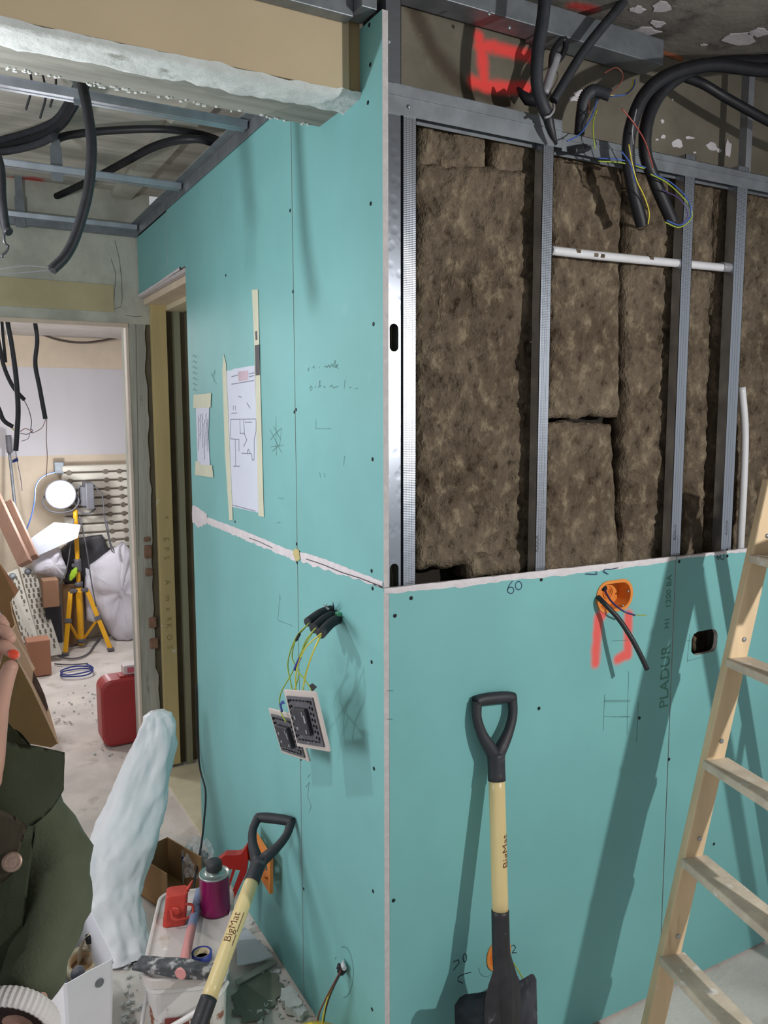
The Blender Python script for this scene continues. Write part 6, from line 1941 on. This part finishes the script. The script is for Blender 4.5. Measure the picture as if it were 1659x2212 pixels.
# jacket: torso, left sleeve down to the cuff, right sleeve
sl_end = D(36, 2196, 1.045)
jv = [V((-0.92, -0.16, 0.66)), V((-0.91, -0.18, 0.86)), chest + V((0, -.01, .0)), V((-0.90, -0.215, 1.11)), sh_l + V((-.012, 0, 0)), D(112, 1840, 1.17), el_l, D(92, 2075, 1.09), sl_end, sh_r, el_r, wr_r.lerp(el_r, .24)]
je = [(0, 1), (1, 2), (2, 3), (2, 4), (4, 5), (5, 6), (6, 7), (7, 8), (2, 9), (9, 10), (10, 11)]
jr_ = [(.155, .115), (.15, .115), (.15, .11), .075, .068, .060, .056, .054, .047, .075, .064, .048]
jk = skinned('jacket', jv, je, jr_, JACK, pe)
for v in jk.data.vertices:
    w = v.co + pe.location
    d = 0.012 * nz(w, 7, 2) - 0.020 * max(0, .22 - abs(nz(w, 9, 5))) / .22 * .6
    v.co += v.normal * d


def cloth_strip(name, top, bot, m, th_=.005, parent=jk, bend=0.0, nu=24, nv=12):
    """sheet of cloth between two edges given as (px, py, depth)"""
    A, C = [D(*p) for p in top], [D(*p) for p in bot]
    A, C = smooth_path(A, .004), smooth_path(C, .004)
    bm = B()
    G = []
    for i in range(nu + 1):
        a = A[int(round(i / nu * (len(A) - 1)))]
        c = C[int(round(i / nu * (len(C) - 1)))]
        row = []
        for k in range(nv + 1):
            p = a.lerp(c, k / nv)
            row.append(bm.verts.new(p + _f * (bend * nz(p, 11, 3))))
        G.append(row)
    for i in range(nu):
        for k in range(nv):
            bm.faces.new((G[i][k], G[i + 1][k], G[i + 1][k + 1], G[i][k + 1]))
    bmesh.ops.solidify(bm, geom=bm.faces[:], thickness=th_)
    return link(name, bm, m, parent, smooth=True)


cloth_strip('collar', [(-50, 1592, 1.07), (6, 1600, 1.075), (60, 1610, 1.085), (110, 1619, 1.10), (139, 1626, 1.115)], [(-50, 1800, 1.05), (0, 1810, 1.05), (60, 1790, 1.065), (108, 1752, 1.09), (136, 1708, 1.115)], JACK, bend=.008)
cloth_strip('collar_inside', [(2, 1545, 1.13), (22, 1566, 1.13), (62, 1612, 1.12)], [(2, 1612, 1.125), (20, 1614, 1.125), (58, 1622, 1.12)], JACK)
cloth_strip('collar_inside', [(24, 1572, 1.16), (44, 1582, 1.16), (72, 1616, 1.15)], [(40, 1600, 1.16), (52, 1612, 1.16), (66, 1622, 1.15)], JACKD)
cloth_strip('placket', [(-70, 1790, 1.05), (20, 1790, 1.05), (78, 1782, 1.062)], [(-130, 2230, 1.085), (-60, 2230, 1.085), (24, 2210, 1.085)], JACK, bend=.004)
cloth_strip('pocket_flap', [(-60, 1745, 1.030), (10, 1752, 1.030), (60, 1782, 1.036)], [(-60, 1920, 1.024), (0, 1908, 1.024), (30, 1885, 1.026)], mat('brown_olive', (92, 84, 68), .9, var=.12, scale=20), bend=.003)
bm = B(); cb_ = D(26, 1862, 1.018); vz = (CAM - cb_).normalized()
lathe(bm, [(.0118, -.006), (.0122, .002), (.011, .0045), (.008, .003), (.004, .0042)], frame_m(cb_, vz.orthogonal(), vz.cross(vz.orthogonal())), 20); link('button', bm, mat('copper_button', (150, 126, 112), .4, .5, var=.15, scale=80), jk)
# knitted white cuff ring at the sleeve mouth
cc_ = D(26, 2212, 1.03)
axd = (D(26, 2240, 1.01) - D(62, 2150, 1.06)).normalized()
xx = axd.orthogonal().normalized(); yy = axd.cross(xx)
bm = B()
n = 96
rows = []
for k in range(n):
    a = 2 * pi * k / n
    rad = xx * cos(a) + yy * sin(a)
    rr_ = .0525 + .0007 * (1 if k % 2 else -1)
    row = []
    for j in range(9):
        t_ = j / 8 * pi * 1.2 - .3
        row.append(bm.verts.new(cc_ + rad * (rr_ + .006 * sin(t_)) + axd * (-.014 * cos(t_))))
    rows.append(row)
for k in range(n):
    for j in range(8):
        bm.faces.new((rows[k][j], rows[(k + 1) % n][j], rows[(k + 1) % n][j + 1], rows[k][j + 1]))
link('cuff', bm, CUFFM, jk)
bm = B(); tube(bm, [cc_ - axd * .02, cc_ + axd * .006], [.046, .0480], 24, caps=True); link('sleeve_lining', bm, mat('dark_fleece', (52, 38, 36), .95, var=.3, scale=80), jk)
# trousers and shoes
tv = [pelvis, pelvis + V((.09, 0, -.02)), V((-0.86, -0.52, 0.46)), V((-0.87, -0.21, 0.13)), pelvis + V((-.09, 0, -.02)), V((-1.06, -0.50, 0.46)), V((-1.06, -0.17, 0.13))]
skinned('trousers', tv, [(0, 1), (1, 2), (2, 3), (0, 4), (4, 5), (5, 6)], [(.14, .12), .10, .07, .058, .10, .07, .058], mat('dark_trousers', (48, 50, 58), .9, var=.1), pe)
for x0 in (-0.87, -1.065):
    bm = B()
    loft(bm, [[(x, y, z) for x, y in rrect(x0, -0.29, .085, .25, .035, 4)] for z in (0.004, .04)] + [[(x, y, .075) for x, y in rrect(x0, -0.27, .07, .2, .03, 4)], [(x, y, .11) for x, y in rrect(x0, -0.21, .07, .09, .03, 4)]], Matrix.Identity(4))
    link('shoe', bm, mat('shoe_dark', (40, 36, 34), .7), pe)
